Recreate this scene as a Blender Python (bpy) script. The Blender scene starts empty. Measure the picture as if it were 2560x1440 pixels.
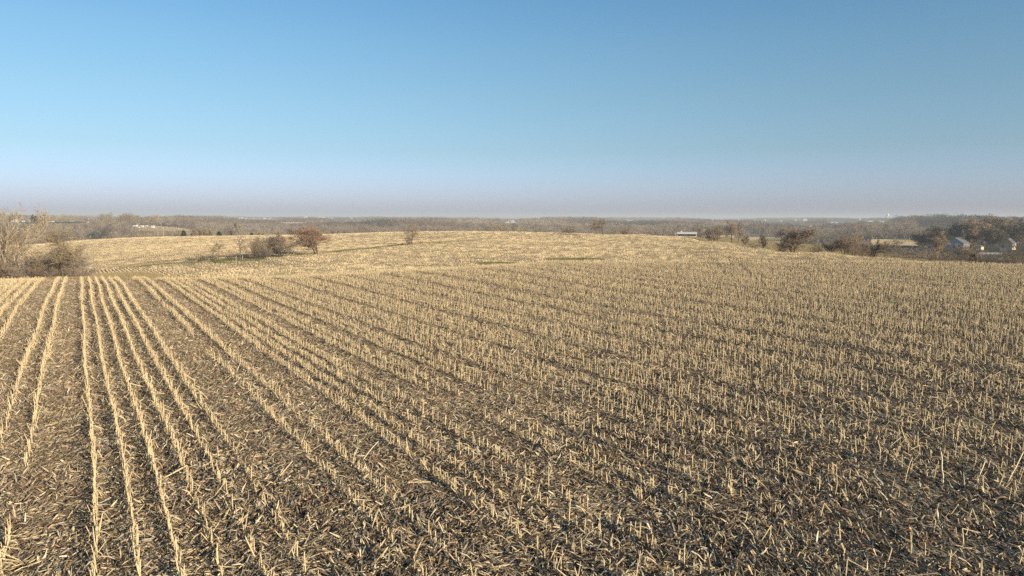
import bpy, bmesh, math, random
import numpy as np
from mathutils import Vector, Euler, Matrix

rad = math.radians
sc = bpy.context.scene
COL = sc.collection
rng = np.random.default_rng(7)
random.seed(7)

# ------------------------------------------------------------------ camera, light, exposure
F = 1828.0                      # focal length in pixels of the 2560 px wide photograph
CAM_H, PITCH, ROLL = 7.5, rad(5.5), rad(0.15)
HORIZON = 720 - F * math.tan(PITCH)
SUN_EL, SUN_AZ = rad(14.5), rad(135)      # azimuth clockwise from +Y
cam_d = bpy.data.cameras.new('camera')
cam_d.sensor_width = 36.0
cam_d.lens = 36.0 * F / 2560.0
cam_d.clip_start = 0.3
cam_d.clip_end = 40000
cam = bpy.data.objects.new('camera', cam_d)
COL.objects.link(cam)
cam.matrix_world = (Matrix.Translation((0, 0, CAM_H)) @ Matrix.Rotation(rad(90) - PITCH, 4, 'X')
                    @ Matrix.Rotation(ROLL, 4, 'Z'))
sc.camera = cam

W = bpy.data.worlds.new('World')
sc.world = W
W.use_nodes = True
wn = W.node_tree
wn.nodes.clear()
sky = wn.nodes.new('ShaderNodeTexSky')
sky.sky_type = 'NISHITA'
sky.sun_disc = False
sky.sun_elevation = SUN_EL
sky.sun_rotation = SUN_AZ
sky.altitude = 300
sky.air_density = 1.0
sky.dust_density = 1.2
sky.ozone_density = 1.5
bg = wn.nodes.new('ShaderNodeBackground')
bg.inputs['Strength'].default_value = 0.09
wo = wn.nodes.new('ShaderNodeOutputWorld')
# the air's own colour by height above the horizon (same all the way round)
wt = wn.nodes.new('ShaderNodeTexCoord'); wx = wn.nodes.new('ShaderNodeSeparateXYZ'); wr = wn.nodes.new('ShaderNodeValToRGB'); wm = wn.nodes.new('ShaderNodeMix')
wm.data_type = 'RGBA'; wm.blend_type = 'MULTIPLY'; wm.inputs[0].default_value = 1.0; wm.clamp_result = False
wn.links.new(wt.outputs['Generated'], wx.inputs[0]); wn.links.new(wx.outputs[2], wr.inputs[0])
SKY_TINT = [(0.0, (.96, 1.10, 2.15)), (.013, (.98, 1.12, 2.10)), (.04, (.92, 1.08, 1.82)), (.088, (.80, .99, 1.28)), (.155, (.82, 1.05, 1.20)), (.216, (.80, 1.10, 1.24)), (.273, (.72, 1.09, 1.28)), (.5, (.40, .78, 1.02)), (1.0, (.26, .52, .80))]
cr_ = wr.color_ramp
cr_.elements.remove(cr_.elements[-1])
cr_.elements[0].position = SKY_TINT[0][0]; cr_.elements[0].color = (*SKY_TINT[0][1], 1)
for p_, c_ in SKY_TINT[1:]:
    e_ = cr_.elements.new(p_); e_.color = (*c_, 1)
wn.links.new(sky.outputs['Color'], wm.inputs[6]); wn.links.new(wr.outputs[0], wm.inputs[7])
wn.links.new(wm.outputs[2], bg.inputs['Color'])
wn.links.new(bg.outputs[0], wo.inputs[0])

sun_d = bpy.data.lights.new('sun', 'SUN')
sun_d.energy = 5.0
sun_d.angle = rad(0.5)
sun_d.color = (1.0, 0.83, 0.60)
sun = bpy.data.objects.new('sun', sun_d)
COL.objects.link(sun)
sdir = Vector((math.sin(SUN_AZ) * math.cos(SUN_EL), math.cos(SUN_AZ) * math.cos(SUN_EL), math.sin(SUN_EL)))
sun.rotation_euler = sdir.to_track_quat('Z', 'Y').to_euler()
sun.location = sdir * 50

sc.view_settings.view_transform = 'Standard'
sc.view_settings.look = 'None'
sc.view_settings.exposure = 0.40
sc.view_settings.gamma = 1.0
sc.view_settings.use_curve_mapping = False
sc.render.engine = 'CYCLES'
sc.cycles.max_bounces = 6
sc.cycles.diffuse_bounces = 2
sc.cycles.volume_bounces = 0
sc.cycles.use_denoising = False
sc.cycles.denoiser = 'OPENIMAGEDENOISE'
sc.cycles.denoising_input_passes = 'RGB_ALBEDO_NORMAL'

HAZE = True

# ------------------------------------------------------------------ helpers
def slope_at(x, y):
    """downward slope (drop per metre of depth) of the sight line through photo pixel x, y"""
    v = (y - (x - 1280) * math.tan(ROLL) - 720) / F
    return (math.sin(PITCH) + v * math.cos(PITCH)) / (math.cos(PITCH) - v * math.sin(PITCH))

def tag(o, label=None, cat=None, group=None, kind=None):
    if label: o['label'] = label
    if cat: o['category'] = cat
    if group: o['group'] = group
    if kind: o['kind'] = kind
    return o

def mesh_np(name, V, Fs, mat=None, smooth=False):
    """V (n,3); Fs list of (m,k) int arrays"""
    me = bpy.data.meshes.new(name)
    V = np.asarray(V, dtype=np.float32)
    me.vertices.add(len(V))
    me.vertices.foreach_set('co', V.ravel())
    if not isinstance(Fs, list): Fs = [Fs]
    Fs = [np.asarray(f, dtype=np.int32) for f in Fs if len(f)]
    loops = np.concatenate([f.ravel() for f in Fs])
    totals = np.concatenate([np.full(len(f), f.shape[1], dtype=np.int32) for f in Fs])
    starts = np.concatenate([[0], np.cumsum(totals)[:-1]]).astype(np.int32)
    me.loops.add(len(loops))
    me.loops.foreach_set('vertex_index', loops)
    me.polygons.add(len(totals))
    me.polygons.foreach_set('loop_start', starts)
    me.polygons.foreach_set('loop_total', totals)
    me.polygons.foreach_set('use_smooth', np.full(len(totals), bool(smooth)))
    me.update(calc_edges=True)
    if mat:
        me.materials.append(mat)
    return me

def link_obj(name, data, parent=None):
    o = bpy.data.objects.new(name, data)
    COL.objects.link(o)
    if parent: o.parent = parent
    return o

def segs_mesh(name, S, sides, mat, tint=None, cap=False):
    """S (n,8): p0 xyz, p1 xyz, r0, r1 -> little prisms; sides=2 gives flat ribbons"""
    S = np.asarray(S, dtype=np.float64)
    P0, P1, R0, R1 = S[:, 0:3], S[:, 3:6], S[:, 6:7], S[:, 7:8]
    d = P1 - P0
    d /= np.maximum(np.linalg.norm(d, axis=1, keepdims=True), 1e-9)
    ref = np.where(np.abs(d[:, 2:3]) > 0.9, [[1.0, 0, 0]], [[0, 0, 1.0]])
    a = np.cross(d, ref); a /= np.maximum(np.linalg.norm(a, axis=1, keepdims=True), 1e-9)
    b = np.cross(d, a)
    n = len(S)
    if sides == 2:
        ph = np.random.default_rng(3).uniform(0, math.pi, (n, 1))
        s = a * np.cos(ph) + b * np.sin(ph)
        V = np.stack([P0 - s * R0, P0 + s * R0, P1 + s * R1, P1 - s * R1], 1).reshape(-1, 3)
        Fq = (np.arange(n)[:, None] * 4 + np.array([[0, 1, 2, 3]]))
        me = mesh_np(name, V, Fq, mat)
        k = 4
    else:
        rings = []
        for (P, R) in ((P0, R0), (P1, R1)):
            for i in range(sides):
                t = 2 * math.pi * i / sides
                rings.append(P + (a * math.cos(t) + b * math.sin(t)) * R)
        V = np.stack(rings, 1).reshape(-1, 3)
        base = np.arange(n)[:, None] * (2 * sides)
        fs = [base + np.array([[i, (i + 1) % sides, sides + (i + 1) % sides, sides + i]]) for i in range(sides)]
        fl = [np.concatenate(fs)]
        if cap and sides > 3:
            fl.append(base + np.arange(sides, 2 * sides)[None, :])
        me = mesh_np(name, V, fl, mat, smooth=(sides > 3 and not cap))
        k = 2 * sides
    if tint is not None:
        at = me.attributes.new('tint', 'FLOAT', 'POINT')
        at.data.foreach_set('value', np.repeat(np.asarray(tint, dtype=np.float32), k))
    return me

def vnoise(x, y, seed=0):
    """value noise, vectorised"""
    x = np.asarray(x, float); y = np.asarray(y, float)
    xi, yi = np.floor(x).astype(np.int64), np.floor(y).astype(np.int64)
    xf, yf = x - xi, y - yi
    def h(a, b):
        n = (a * 374761393 + b * 668265263 + seed * 974634777) & 0x7fffffff
        n = ((n ^ (n >> 13)) * 1274126177) & 0x7fffffff
        return ((n ^ (n >> 16)) & 0xffff) / 65535.0
    u, v = xf * xf * (3 - 2 * xf), yf * yf * (3 - 2 * yf)
    return (h(xi, yi) * (1 - u) + h(xi + 1, yi) * u) * (1 - v) + (h(xi, yi + 1) * (1 - u) + h(xi + 1, yi + 1) * u) * v

def fbm(x, y, seed=0, oct=4):
    s, a, t = 0, 1, 0
    for i in range(oct):
        s = s + a * vnoise(x * 2 ** i, y * 2 ** i, seed + i * 17); t += a; a *= .5
    return s / t

# ------------------------------------------------------------------ materials
def new_mat(name):
    m = bpy.data.materials.new(name)
    m.use_nodes = True
    nt = m.node_tree
    return m, nt, nt.nodes['Principled BSDF']

def N(nt, typ, **kw):
    n = nt.nodes.new(typ)
    for k, v in kw.items():
        setattr(n, k, v)
    return n

def ramp(nt, stops, interp='LINEAR'):
    r = nt.nodes.new('ShaderNodeValToRGB')
    cr = r.color_ramp
    cr.interpolation = interp
    while len(cr.elements) > 1: cr.elements.remove(cr.elements[-1])
    cr.elements[0].position = stops[0][0]; cr.elements[0].color = (*stops[0][1], 1)
    for p, c in stops[1:]:
        e = cr.elements.new(p); e.color = (*c, 1)
    return r

def plain_mat(name, col, rough=0.8, var=0.15, scale=3.0, bump=0.0, metal=0.0):
    m, nt, b = new_mat(name)
    tc = N(nt, 'ShaderNodeTexCoord')
    no = N(nt, 'ShaderNodeTexNoise'); no.inputs['Scale'].default_value = scale; no.inputs['Detail'].default_value = 5
    nt.links.new(tc.outputs['Object'], no.inputs['Vector'])
    lo = tuple(c * (1 - var) for c in col); hi = tuple(min(1, c * (1 + var)) for c in col)
    r = ramp(nt, [(0.3, lo), (0.7, hi)])
    nt.links.new(no.outputs['Fac'], r.inputs[0])
    nt.links.new(r.outputs[0], b.inputs['Base Color'])
    b.inputs['Roughness'].default_value = rough
    b.inputs['Metallic'].default_value = metal
    b.inputs['Specular IOR Level'].default_value = 0.2
    if bump:
        bp = N(nt, 'ShaderNodeBump'); bp.inputs['Strength'].default_value = bump
        nt.links.new(no.outputs['Fac'], bp.inputs['Height']); nt.links.new(bp.outputs[0], b.inputs['Normal'])
    return m

def stalk_mat(name, stops):
    m, nt, b = new_mat(name)
    oi = N(nt, 'ShaderNodeObjectInfo')
    at = N(nt, 'ShaderNodeAttribute'); at.attribute_name = 'tint'
    ad = N(nt, 'ShaderNodeMath', operation='ADD')
    mu = N(nt, 'ShaderNodeMath', operation='MULTIPLY'); mu.inputs[1].default_value = 0.45
    nt.links.new(oi.outputs['Random'], mu.inputs[0])
    nt.links.new(mu.outputs[0], ad.inputs[0]); nt.links.new(at.outputs['Fac'], ad.inputs[1])
    fr = N(nt, 'ShaderNodeMath', operation='FRACT'); nt.links.new(ad.outputs[0], fr.inputs[0])
    r = ramp(nt, stops)
    nt.links.new(fr.outputs[0], r.inputs[0])
    tc = N(nt, 'ShaderNodeTexCoord')
    no = N(nt, 'ShaderNodeTexNoise'); no.inputs['Scale'].default_value = 30; no.inputs['Detail'].default_value = 3
    nt.links.new(tc.outputs['Object'], no.inputs['Vector'])
    mr = N(nt, 'ShaderNodeMapRange'); mr.inputs['To Min'].default_value = 0.72; mr.inputs['To Max'].default_value = 1.25
    nt.links.new(no.outputs['Fac'], mr.inputs['Value'])
    mx = N(nt, 'ShaderNodeMix', data_type='RGBA', blend_type='MULTIPLY'); mx.inputs[0].default_value = 1.0
    nt.links.new(r.outputs[0], mx.inputs[6]); nt.links.new(mr.outputs[0], mx.inputs[7])
    nt.links.new(mx.outputs[2], b.inputs['Base Color'])
    b.inputs['Roughness'].default_value = 0.75
    b.inputs['Specular IOR Level'].default_value = 0.25
    return m

M_STALK = stalk_mat('straw_stalk', [(0.0, (.60, .46, .26)), (0.3, (.76, .61, .37)), (0.6, (.66, .50, .29)), (0.8, (.80, .68, .45)), (1.0, (.50, .37, .21))])
M_LITTER = stalk_mat('crop_litter', [(0.0, (.56, .43, .26)), (0.10, (.82, .66, .43)), (0.20, (.27, .20, .13)), (0.30, (.09, .07, .05)), (0.39, (.46, .35, .22)), (0.47, (.26, .15, .09)),
                                      (0.54, (.13, .105, .08)), (0.63, (.50, .44, .36)), (0.71, (.09, .07, .05)), (0.79, (.86, .74, .54)), (0.87, (.16, .12, .08)), (0.93, (.42, .32, .20)), (1.0, (.62, .48, .29))])  # near-black stops put shadow among the litter into its colour
def twig_mat(name, a, b2):
    m, nt, b = new_mat(name)
    oi = N(nt, 'ShaderNodeObjectInfo')
    at = N(nt, 'ShaderNodeAttribute'); at.attribute_name = 'tint'
    ad = N(nt, 'ShaderNodeMath', operation='ADD')
    nt.links.new(oi.outputs['Random'], ad.inputs[0]); nt.links.new(at.outputs['Fac'], ad.inputs[1])
    fr = N(nt, 'ShaderNodeMath', operation='FRACT'); nt.links.new(ad.outputs[0], fr.inputs[0])
    mid = tuple((p + q) / 2 for p, q in zip(a, b2))
    r = ramp(nt, [(0, a), (.35, b2), (.7, mid), (1, a)])
    nt.links.new(fr.outputs[0], r.inputs[0]); nt.links.new(r.outputs[0], b.inputs['Base Color'])
    b.inputs['Roughness'].default_value = 0.9
    b.inputs['Specular IOR Level'].default_value = 0.1
    return m
M_BARK = plain_mat('grey_brown_bark', (.15, .115, .085), 0.9, .3, 4, .4)
M_BARKPALE = plain_mat('pale_bark', (.42, .35, .26), 0.85, .25, 3, .3)
M_BARKDARK = plain_mat('dark_bark', (.07, .055, .045), 0.9, .3, 4, .4)
M_TW_BROWN = twig_mat('brown_twigs', (.27, .20, .14), (.38, .29, .20))
M_TW_RUST = twig_mat('rusty_twigs', (.38, .22, .14), (.33, .22, .15))
M_TW_RED = twig_mat('reddish_twigs', (.30, .20, .14), (.27, .205, .15))
M_TW_GREY = twig_mat('grey_twigs', (.29, .24, .19), (.36, .30, .24))
M_TW_OCHRE = twig_mat('ochre_twigs', (.34, .26, .14), (.30, .235, .155))
M_TW_PALE = twig_mat('pale_twigs', (.38, .31, .21), (.31, .25, .17))
M_TW_DARK = twig_mat('dark_twigs', (.14, .115, .09), (.21, .17, .125))
M_TW_WOOD = twig_mat('woodland_twigs', (.085, .075, .07), (.28, .215, .155))
M_GREEN = twig_mat('evergreen_needles', (.035, .06, .025), (.06, .085, .035))
M_GRASS = twig_mat('grass_blades', (.10, .135, .05), (.24, .22, .11))
M_DRYGRASS = twig_mat('dry_grass_blades', (.42, .33, .19), (.30, .24, .13))

# ------------------------------------------------------------------ terrain
# per column of the view: (depth in m, height in m) or (depth, ('y', photo row)) for the ground's profile
def Y(y): return ('y', y)
FAR_C = [(600, -19), (800, -18), (1100, -15), (1500, -11), (1900, -7), (2500, -10), (3200, -8), (4000, -3.5), (4700, -9), (7000, -30), (12000, -60)]
FAR_L = [(560, -21), (700, -15), (850, -6), (1000, -1), (1400, -4), (2000, -8), (3000, -7), (4000, -3.5), (4700, -9), (7000, -30), (12000, -60)]
FAR_R = [(500, -11.5), (650, -11.5), (900, -7), (1250, -1.5), (1700, -6), (2500, -8), (3200, -7), (4000, -3.0), (4700, -9), (7000, -30), (12000, -60)]
TAB = {
 -1400: [(2, 0), (50, 0), (80, -0.6), (110, -4.0), (150, -6.0), (200, -6), (300, -6), (450, -20)] + FAR_L,
 0: [(2, 0), (58, 0), (86, Y(712)), (100, -1.6), (116, -4.4), (150, -5.7), (200, -5.3), (300, Y(616)), (350, -7), (450, -22)] + FAR_L,
 200: [(2, 0), (58, 0), (86, Y(709)), (100, -1.3), (118, -3.8), (140, Y(699)), (190, Y(668)), (260, Y(630)), (350, Y(602.5)), (400, -7), (460, -20)] + FAR_L,
 400: [(2, 0), (58, 0), (86, Y(706)), (105, -2), (125, Y(703)), (150, Y(680)), (185, Y(661)), (240, Y(630)), (300, Y(610)), (370, Y(593.5)), (430, -7), (490, -18), (600, -18), (800, -9), (950, -5.5), (1200, -4.5), (2000, -8), (3000, -7), (4000, -3.5), (4700, -9), (7000, -30), (12000, -60)],
 600: [(2, 0), (58, 0), (88, Y(702)), (105, -1.9), (125, Y(689)), (150, Y(674)), (195, Y(648)), (240, Y(627)), (300, Y(607)), (370, Y(590.5)), (430, -6), (500, -17)] + FAR_C,
 800: [(2, 0), (58, 0), (90, Y(696)), (105, -1.3), (125, Y(681)), (160, Y(661)), (210, Y(636)), (260, Y(617)), (320, Y(600)), (375, Y(587)), (440, -6), (500, -17)] + FAR_C,
 1000: [(2, 0), (58, 0), (92, Y(687)), (110, -.85), (130, Y(671)), (180, Y(645)), (255, Y(613)), (320, Y(596)), (380, Y(581.5)), (440, -5), (500, -17)] + FAR_C,
 1180: [(2, 0), (58, 0), (96, Y(678)), (112, Y(673)), (130, Y(662)), (160, Y(645)), (220, Y(620)), (290, Y(602)), (390, Y(579)), (440, -4), (500, -16)] + FAR_C,
 1280: [(2, 0), (58, 0), (98, Y(673)), (115, Y(666)), (135, Y(656)), (160, Y(641)), (220, Y(616)), (300, Y(596)), (380, Y(580)), (430, -4), (500, -16)] + FAR_C,
 1400: [(2, 0), (58, 0), (108, Y(663)), (135, Y(650)), (170, Y(632)), (220, Y(613)), (290, Y(597)), (340, Y(583.5)), (420, -5), (500, -16)] + FAR_C,
 1600: [(2, 0), (58, 0), (110, .25), (140, Y(645)), (175, Y(626)), (230, Y(607)), (310, Y(588)), (360, -2.2), (420, -6), (500, -16)] + FAR_C,
 1700: [(2, 0), (58, 0), (110, .25), (150, Y(637)), (200, Y(611)), (285, Y(592.5)), (320, -2.0), (400, -7), (430, -8), (500, -12), (600, -14)] + FAR_C[1:],
 1800: [(2, 0), (58, 0), (110, .2), (160, Y(625)), (215, Y(606.5)), (240, -1.5), (270, -1.9), (340, Y(593)), (400, -5), (500, -11), (600, -12)] + FAR_C[1:],
 1900: [(2, 0), (58, 0), (110, .15), (150, .15), (182, Y(622.5)), (200, -1.5), (230, -1.75), (290, Y(604.5)), (340, -5), (420, -11), (600, -12)] + FAR_C[1:],
 2050: [(2, 0), (58, 0), (100, .2), (145, Y(635)), (170, -1.8), (200, -2.1), (250, Y(615.5)), (300, -6), (400, -11), (600, -12)] + FAR_C[1:],
 2200: [(2, 0), (58, 0), (95, .2), (130, Y(647)), (150, -1.6), (175, -2.4), (205, -2.9), (260, -6), (350, -10)] + FAR_R,
 2400: [(2, 0), (58, 0), (90, .2), (116, Y(660.5)), (140, -2.4), (180, -5), (250, -7.5), (350, -9), (430, -9.7)] + FAR_R,
 2560: [(2, 0), (58, 0), (84, .2), (108, Y(668.5)), (130, -2.2), (180, -5.5), (250, -8), (350, -9), (430, -9.7)] + FAR_R,
 4000: [(2, 0), (50, 0), (80, 0), (110, -2), (150, -5), (200, -7), (350, -9.5)] + FAR_R,
}
def pchip(xk, yk, x):
    xk = np.asarray(xk, float); yk = np.asarray(yk, float)
    h = np.diff(xk); dl = np.diff(yk) / h
    m = np.zeros(len(xk)); m[0] = dl[0]; m[-1] = dl[-1]
    for i in range(1, len(xk) - 1):
        if dl[i - 1] * dl[i] > 0:
            w1, w2 = 2 * h[i] + h[i - 1], h[i] + 2 * h[i - 1]
            m[i] = (w1 + w2) / (w1 / dl[i - 1] + w2 / dl[i])
    x = np.clip(x, xk[0], xk[-1])
    i = np.clip(np.searchsorted(xk, x) - 1, 0, len(h) - 1)
    t = (x - xk[i]) / h[i]
    return ((1 + 2 * t) * (1 - t) ** 2 * yk[i] + t * (1 - t) ** 2 * h[i] * m[i] + t * t * (3 - 2 * t) * yk[i + 1] + t * t * (t - 1) * h[i] * m[i + 1])

NLD = 700
LD = np.linspace(math.log(2), math.log(12000), NLD)
cols_x = sorted(TAB)
cols_u = np.array([(x - 1280) / F for x in cols_x])
prof = []
for x in cols_x:
    ks, zs = [], []
    for d, z in TAB[x]:
        if isinstance(z, tuple):
            z = CAM_H - d * slope_at(x, z[1])
        ks.append(math.log(d)); zs.append(z)
    prof.append(pchip(ks, zs, LD))
prof = np.array(prof)
NU = 700
U0, U1 = cols_u[0], cols_u[-1]
UG = np.linspace(U0, U1, NU)
GRID = np.zeros((NU, NLD))
for j in range(NLD):
    GRID[:, j] = pchip(cols_u, prof[:, j], UG)

def base_z(x, y):
    r = np.hypot(x, y)
    th = np.arctan2(x, y)
    tcl = np.clip(th, -rad(46), rad(54))
    u = np.tan(tcl)
    d = np.maximum(r * np.cos(tcl), 2.0)
    fu = np.clip((u - U0) / (U1 - U0), 0, 1) * (NU - 1)
    fd = np.clip((np.log(d) - LD[0]) / (LD[-1] - LD[0]), 0, 1) * (NLD - 1)
    i = np.clip(fu.astype(int), 0, NU - 2); j = np.clip(fd.astype(int), 0, NLD - 2)
    a, b = fu - i, fd - j
    z = (GRID[i, j] * (1 - a) * (1 - b) + GRID[i + 1, j] * a * (1 - b) + GRID[i, j + 1] * (1 - a) * b + GRID[i + 1, j + 1] * a * b)
    # behind the viewer both edge profiles melt into one
    back = np.clip((np.abs(th) - 1.6) / 1.4, 0, 1)
    zb = -np.clip((r - 60) / 60, 0, 1) * 3 - np.clip((r - 200) / 800, 0, 1) * 12
    return z * (1 - back) + zb * back

def Z(x, y):
    x = np.asarray(x, float); y = np.asarray(y, float)
    z = base_z(x, y)
    r = np.hypot(x, y)
    z = z + (fbm(x / 9, y / 9, 3, 3) - .5) * 0.10 * np.clip((r - 5) / 30, 0, 1)
    far = np.clip((r - 480) / 500, 0, 1)
    z = z + far * ((fbm(x / 340 + 7, y / 340, 11, 4) - .5) * (4.5 + 9 * np.clip((r - 1500) / 1200, 0, 1)) + (fbm(x / 1100, y / 1100, 23, 2) - .5) * 7 * np.clip((r - 1200) / 1500, 0, 1))
    return z

def normal_at(x, y, e=0.6):
    zx = (Z(x + e, y) - Z(x - e, y)) / (2 * e); zy = (Z(x, y + e) - Z(x, y - e)) / (2 * e)
    n = np.stack([-zx, -zy, np.ones_like(zx)], -1)
    return n / np.linalg.norm(n, axis=-1, keepdims=True)

def project(x, y, z):
    """world -> photo pixel (arrays)"""
    y = np.maximum(y, 0.1)
    c, s = math.cos(PITCH), math.sin(PITCH)
    dz = z - CAM_H
    fw = y * c - dz * s
    up = y * s + dz * c
    px = 1280 + F * x / fw
    py = 720 - F * up / fw + (px - 1280) * math.tan(ROLL)
    return px, py

def hit(px, py, d0=20, d1=5000):
    """first ground point on the sight line through px, py"""
    s = slope_at(px, py); u = (px - 1280) / F
    d = np.exp(np.linspace(math.log(d0), math.log(d1), 2500))
    fw = math.cos(PITCH) + s * math.sin(PITCH)
    xx = u * d * fw
    g = Z(xx, d); ray = CAM_H - s * d
    k = np.nonzero(g >= ray)[0]
    if len(k) == 0:
        k = [int(np.argmin(np.where(d > 1000, ray - g, 1e9)))]
    i = k[0]
    return float(xx[i]), float(d[i])

# field geometry: rows run away to the left; s across, t along
RD = np.array([-0.509, 0.861]); RP = np.array([0.861, 0.509])
# lines on the ground
def ground_line(pts):
    return np.array([hit(*p) for p in pts])
GULLY = ground_line([(330, 669), (420, 661), (500, 656), (600, 648), (700, 641), (790, 635), (900, 624), (1030, 611), (1110, 606), (1180, 602), (1260, 597)])
def dist_line(x, y, L):
    d = np.full(np.shape(x), 1e9); side = np.zeros(np.shape(x))
    for a, b in zip(L[:-1], L[1:]):
        v = b - a; L2 = v @ v
        t = np.clip(((x - a[0]) * v[0] + (y - a[1]) * v[1]) / L2, 0, 1)
        dx, dy = x - (a[0] + t * v[0]), y - (a[1] + t * v[1])
        dd = np.hypot(dx, dy)
        m = dd < d
        side = np.where(m, np.sign(v[0] * dy - v[1] * dx), side)
        d = np.minimum(d, dd)
    return d, side
TRACKS = [ground_line([(1700, 606), (1750, 622), (1778, 642), (1797, 668), (1818, 695)]),
          ground_line([(1715, 604), (1790, 626), (1830, 646), (1852, 668), (1880, 695)]),
          ground_line([(1165, 582), (1178, 586), (1186, 593)]), ground_line([(1180, 582), (1190, 586), (1196, 593)]),
          ground_line([(1230, 600), (1290, 596), (1380, 589)])]
GREENS = [(1440, 650.5, 70, 3.2), (1240, 660, 48, 3.0), (1180, 668, 25, 1.2), (700, 688, 20, 1.6), (737, 686, 10, 2.0), (320, 700, 36, 2.0), (365, 699, 25, 1.4),
          (930, 680, 22, 1.0), (1010, 679, 26, 1.0), (540, 655, 25, 2.2), (610, 651, 40, 3.0), (560, 658, 20, 1.2), (415, 667, 20, 1.2), (650, 649, 30, 2.0)]

def field_masks(x, y):
    """near stubble, far-left stubble, grass amount (0..1) at ground points"""
    r = np.hypot(x, y)
    z = Z(x, y)
    px, py = project(x, y, z)
    dg, side = dist_line(x, y, GULLY)
    # outer rim of the farmed land, as a depth per column
    rim = np.interp(px, [-900, 0, 200, 400, 800, 1180, 1400, 1600, 1700, 1800, 1900, 2050, 2200, 2400, 2560, 3400], [330, 325, 365, 385, 392, 402, 352, 318, 292, 224, 190, 152, 136, 122, 114, 100])
    inside = (y < rim) | (y < 5)
    # left hollow: brush and rough grass in front of the clump
    hollow = (px < 330) & (y > 98) & (y < 150) & (px > -2000)
    farleft = inside & (px < 1250) & (side > 0) & (y > 150) & (y > np.interp(px, [-500, 0, 330], [150, 150, 168]))
    near = inside & ~farleft & ~hollow & (dg > 2.4) & ~((y > 98) & (y < 150) & (px < 600 - (y - 98) * 5))
    farleft &= (dg > 3.0)
    g = np.zeros(np.shape(x))
    for (gx, gy, gw, gh) in GREENS:
        g = np.maximum(g, np.clip(1.3 - ((px - gx) / gw) ** 2 - ((py - gy) / gh) ** 2, 0, 1))
    g *= (r > 60)
    g = np.maximum(g, np.where((dg < 2.6) & (px > 350) & (px < 1030), .8 * vnoise(x / 6, y / 6, 5) + .1, 0))
    return near, farleft, g, px, py, dg

def open_rects():
    # open ground (fields, lawns) seen between the woods: x0, x1, y0, y1, farthest depth of trees to clear
    return [(345, 490, 568.5, 576, 940), (1190, 1325, 546, 550, 4300), (690, 762, 555.5, 559, 2000), (868, 925, 550.5, 555, 3600), (600, 700, 547, 550, 4300),
            (2178, 2292, 599, 614, 720), (1872, 1955, 593, 605, 960), (1770, 1835, 589, 595, 1050), (1640, 1770, 580, 596, 470), (2030, 2178, 604, 622, 700), (2290, 2330, 602, 614, 700),
            (20, 205, 550, 557.5, 1200), (1895, 2020, 556, 559, 3300), (2060, 2120, 556, 559, 3200), (2290, 2400, 562, 568, 1200), (1800, 1870, 550, 553, 3800),
            (2250, 2560, 612, 640, 420)]
OPEN = open_rects()

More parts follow.
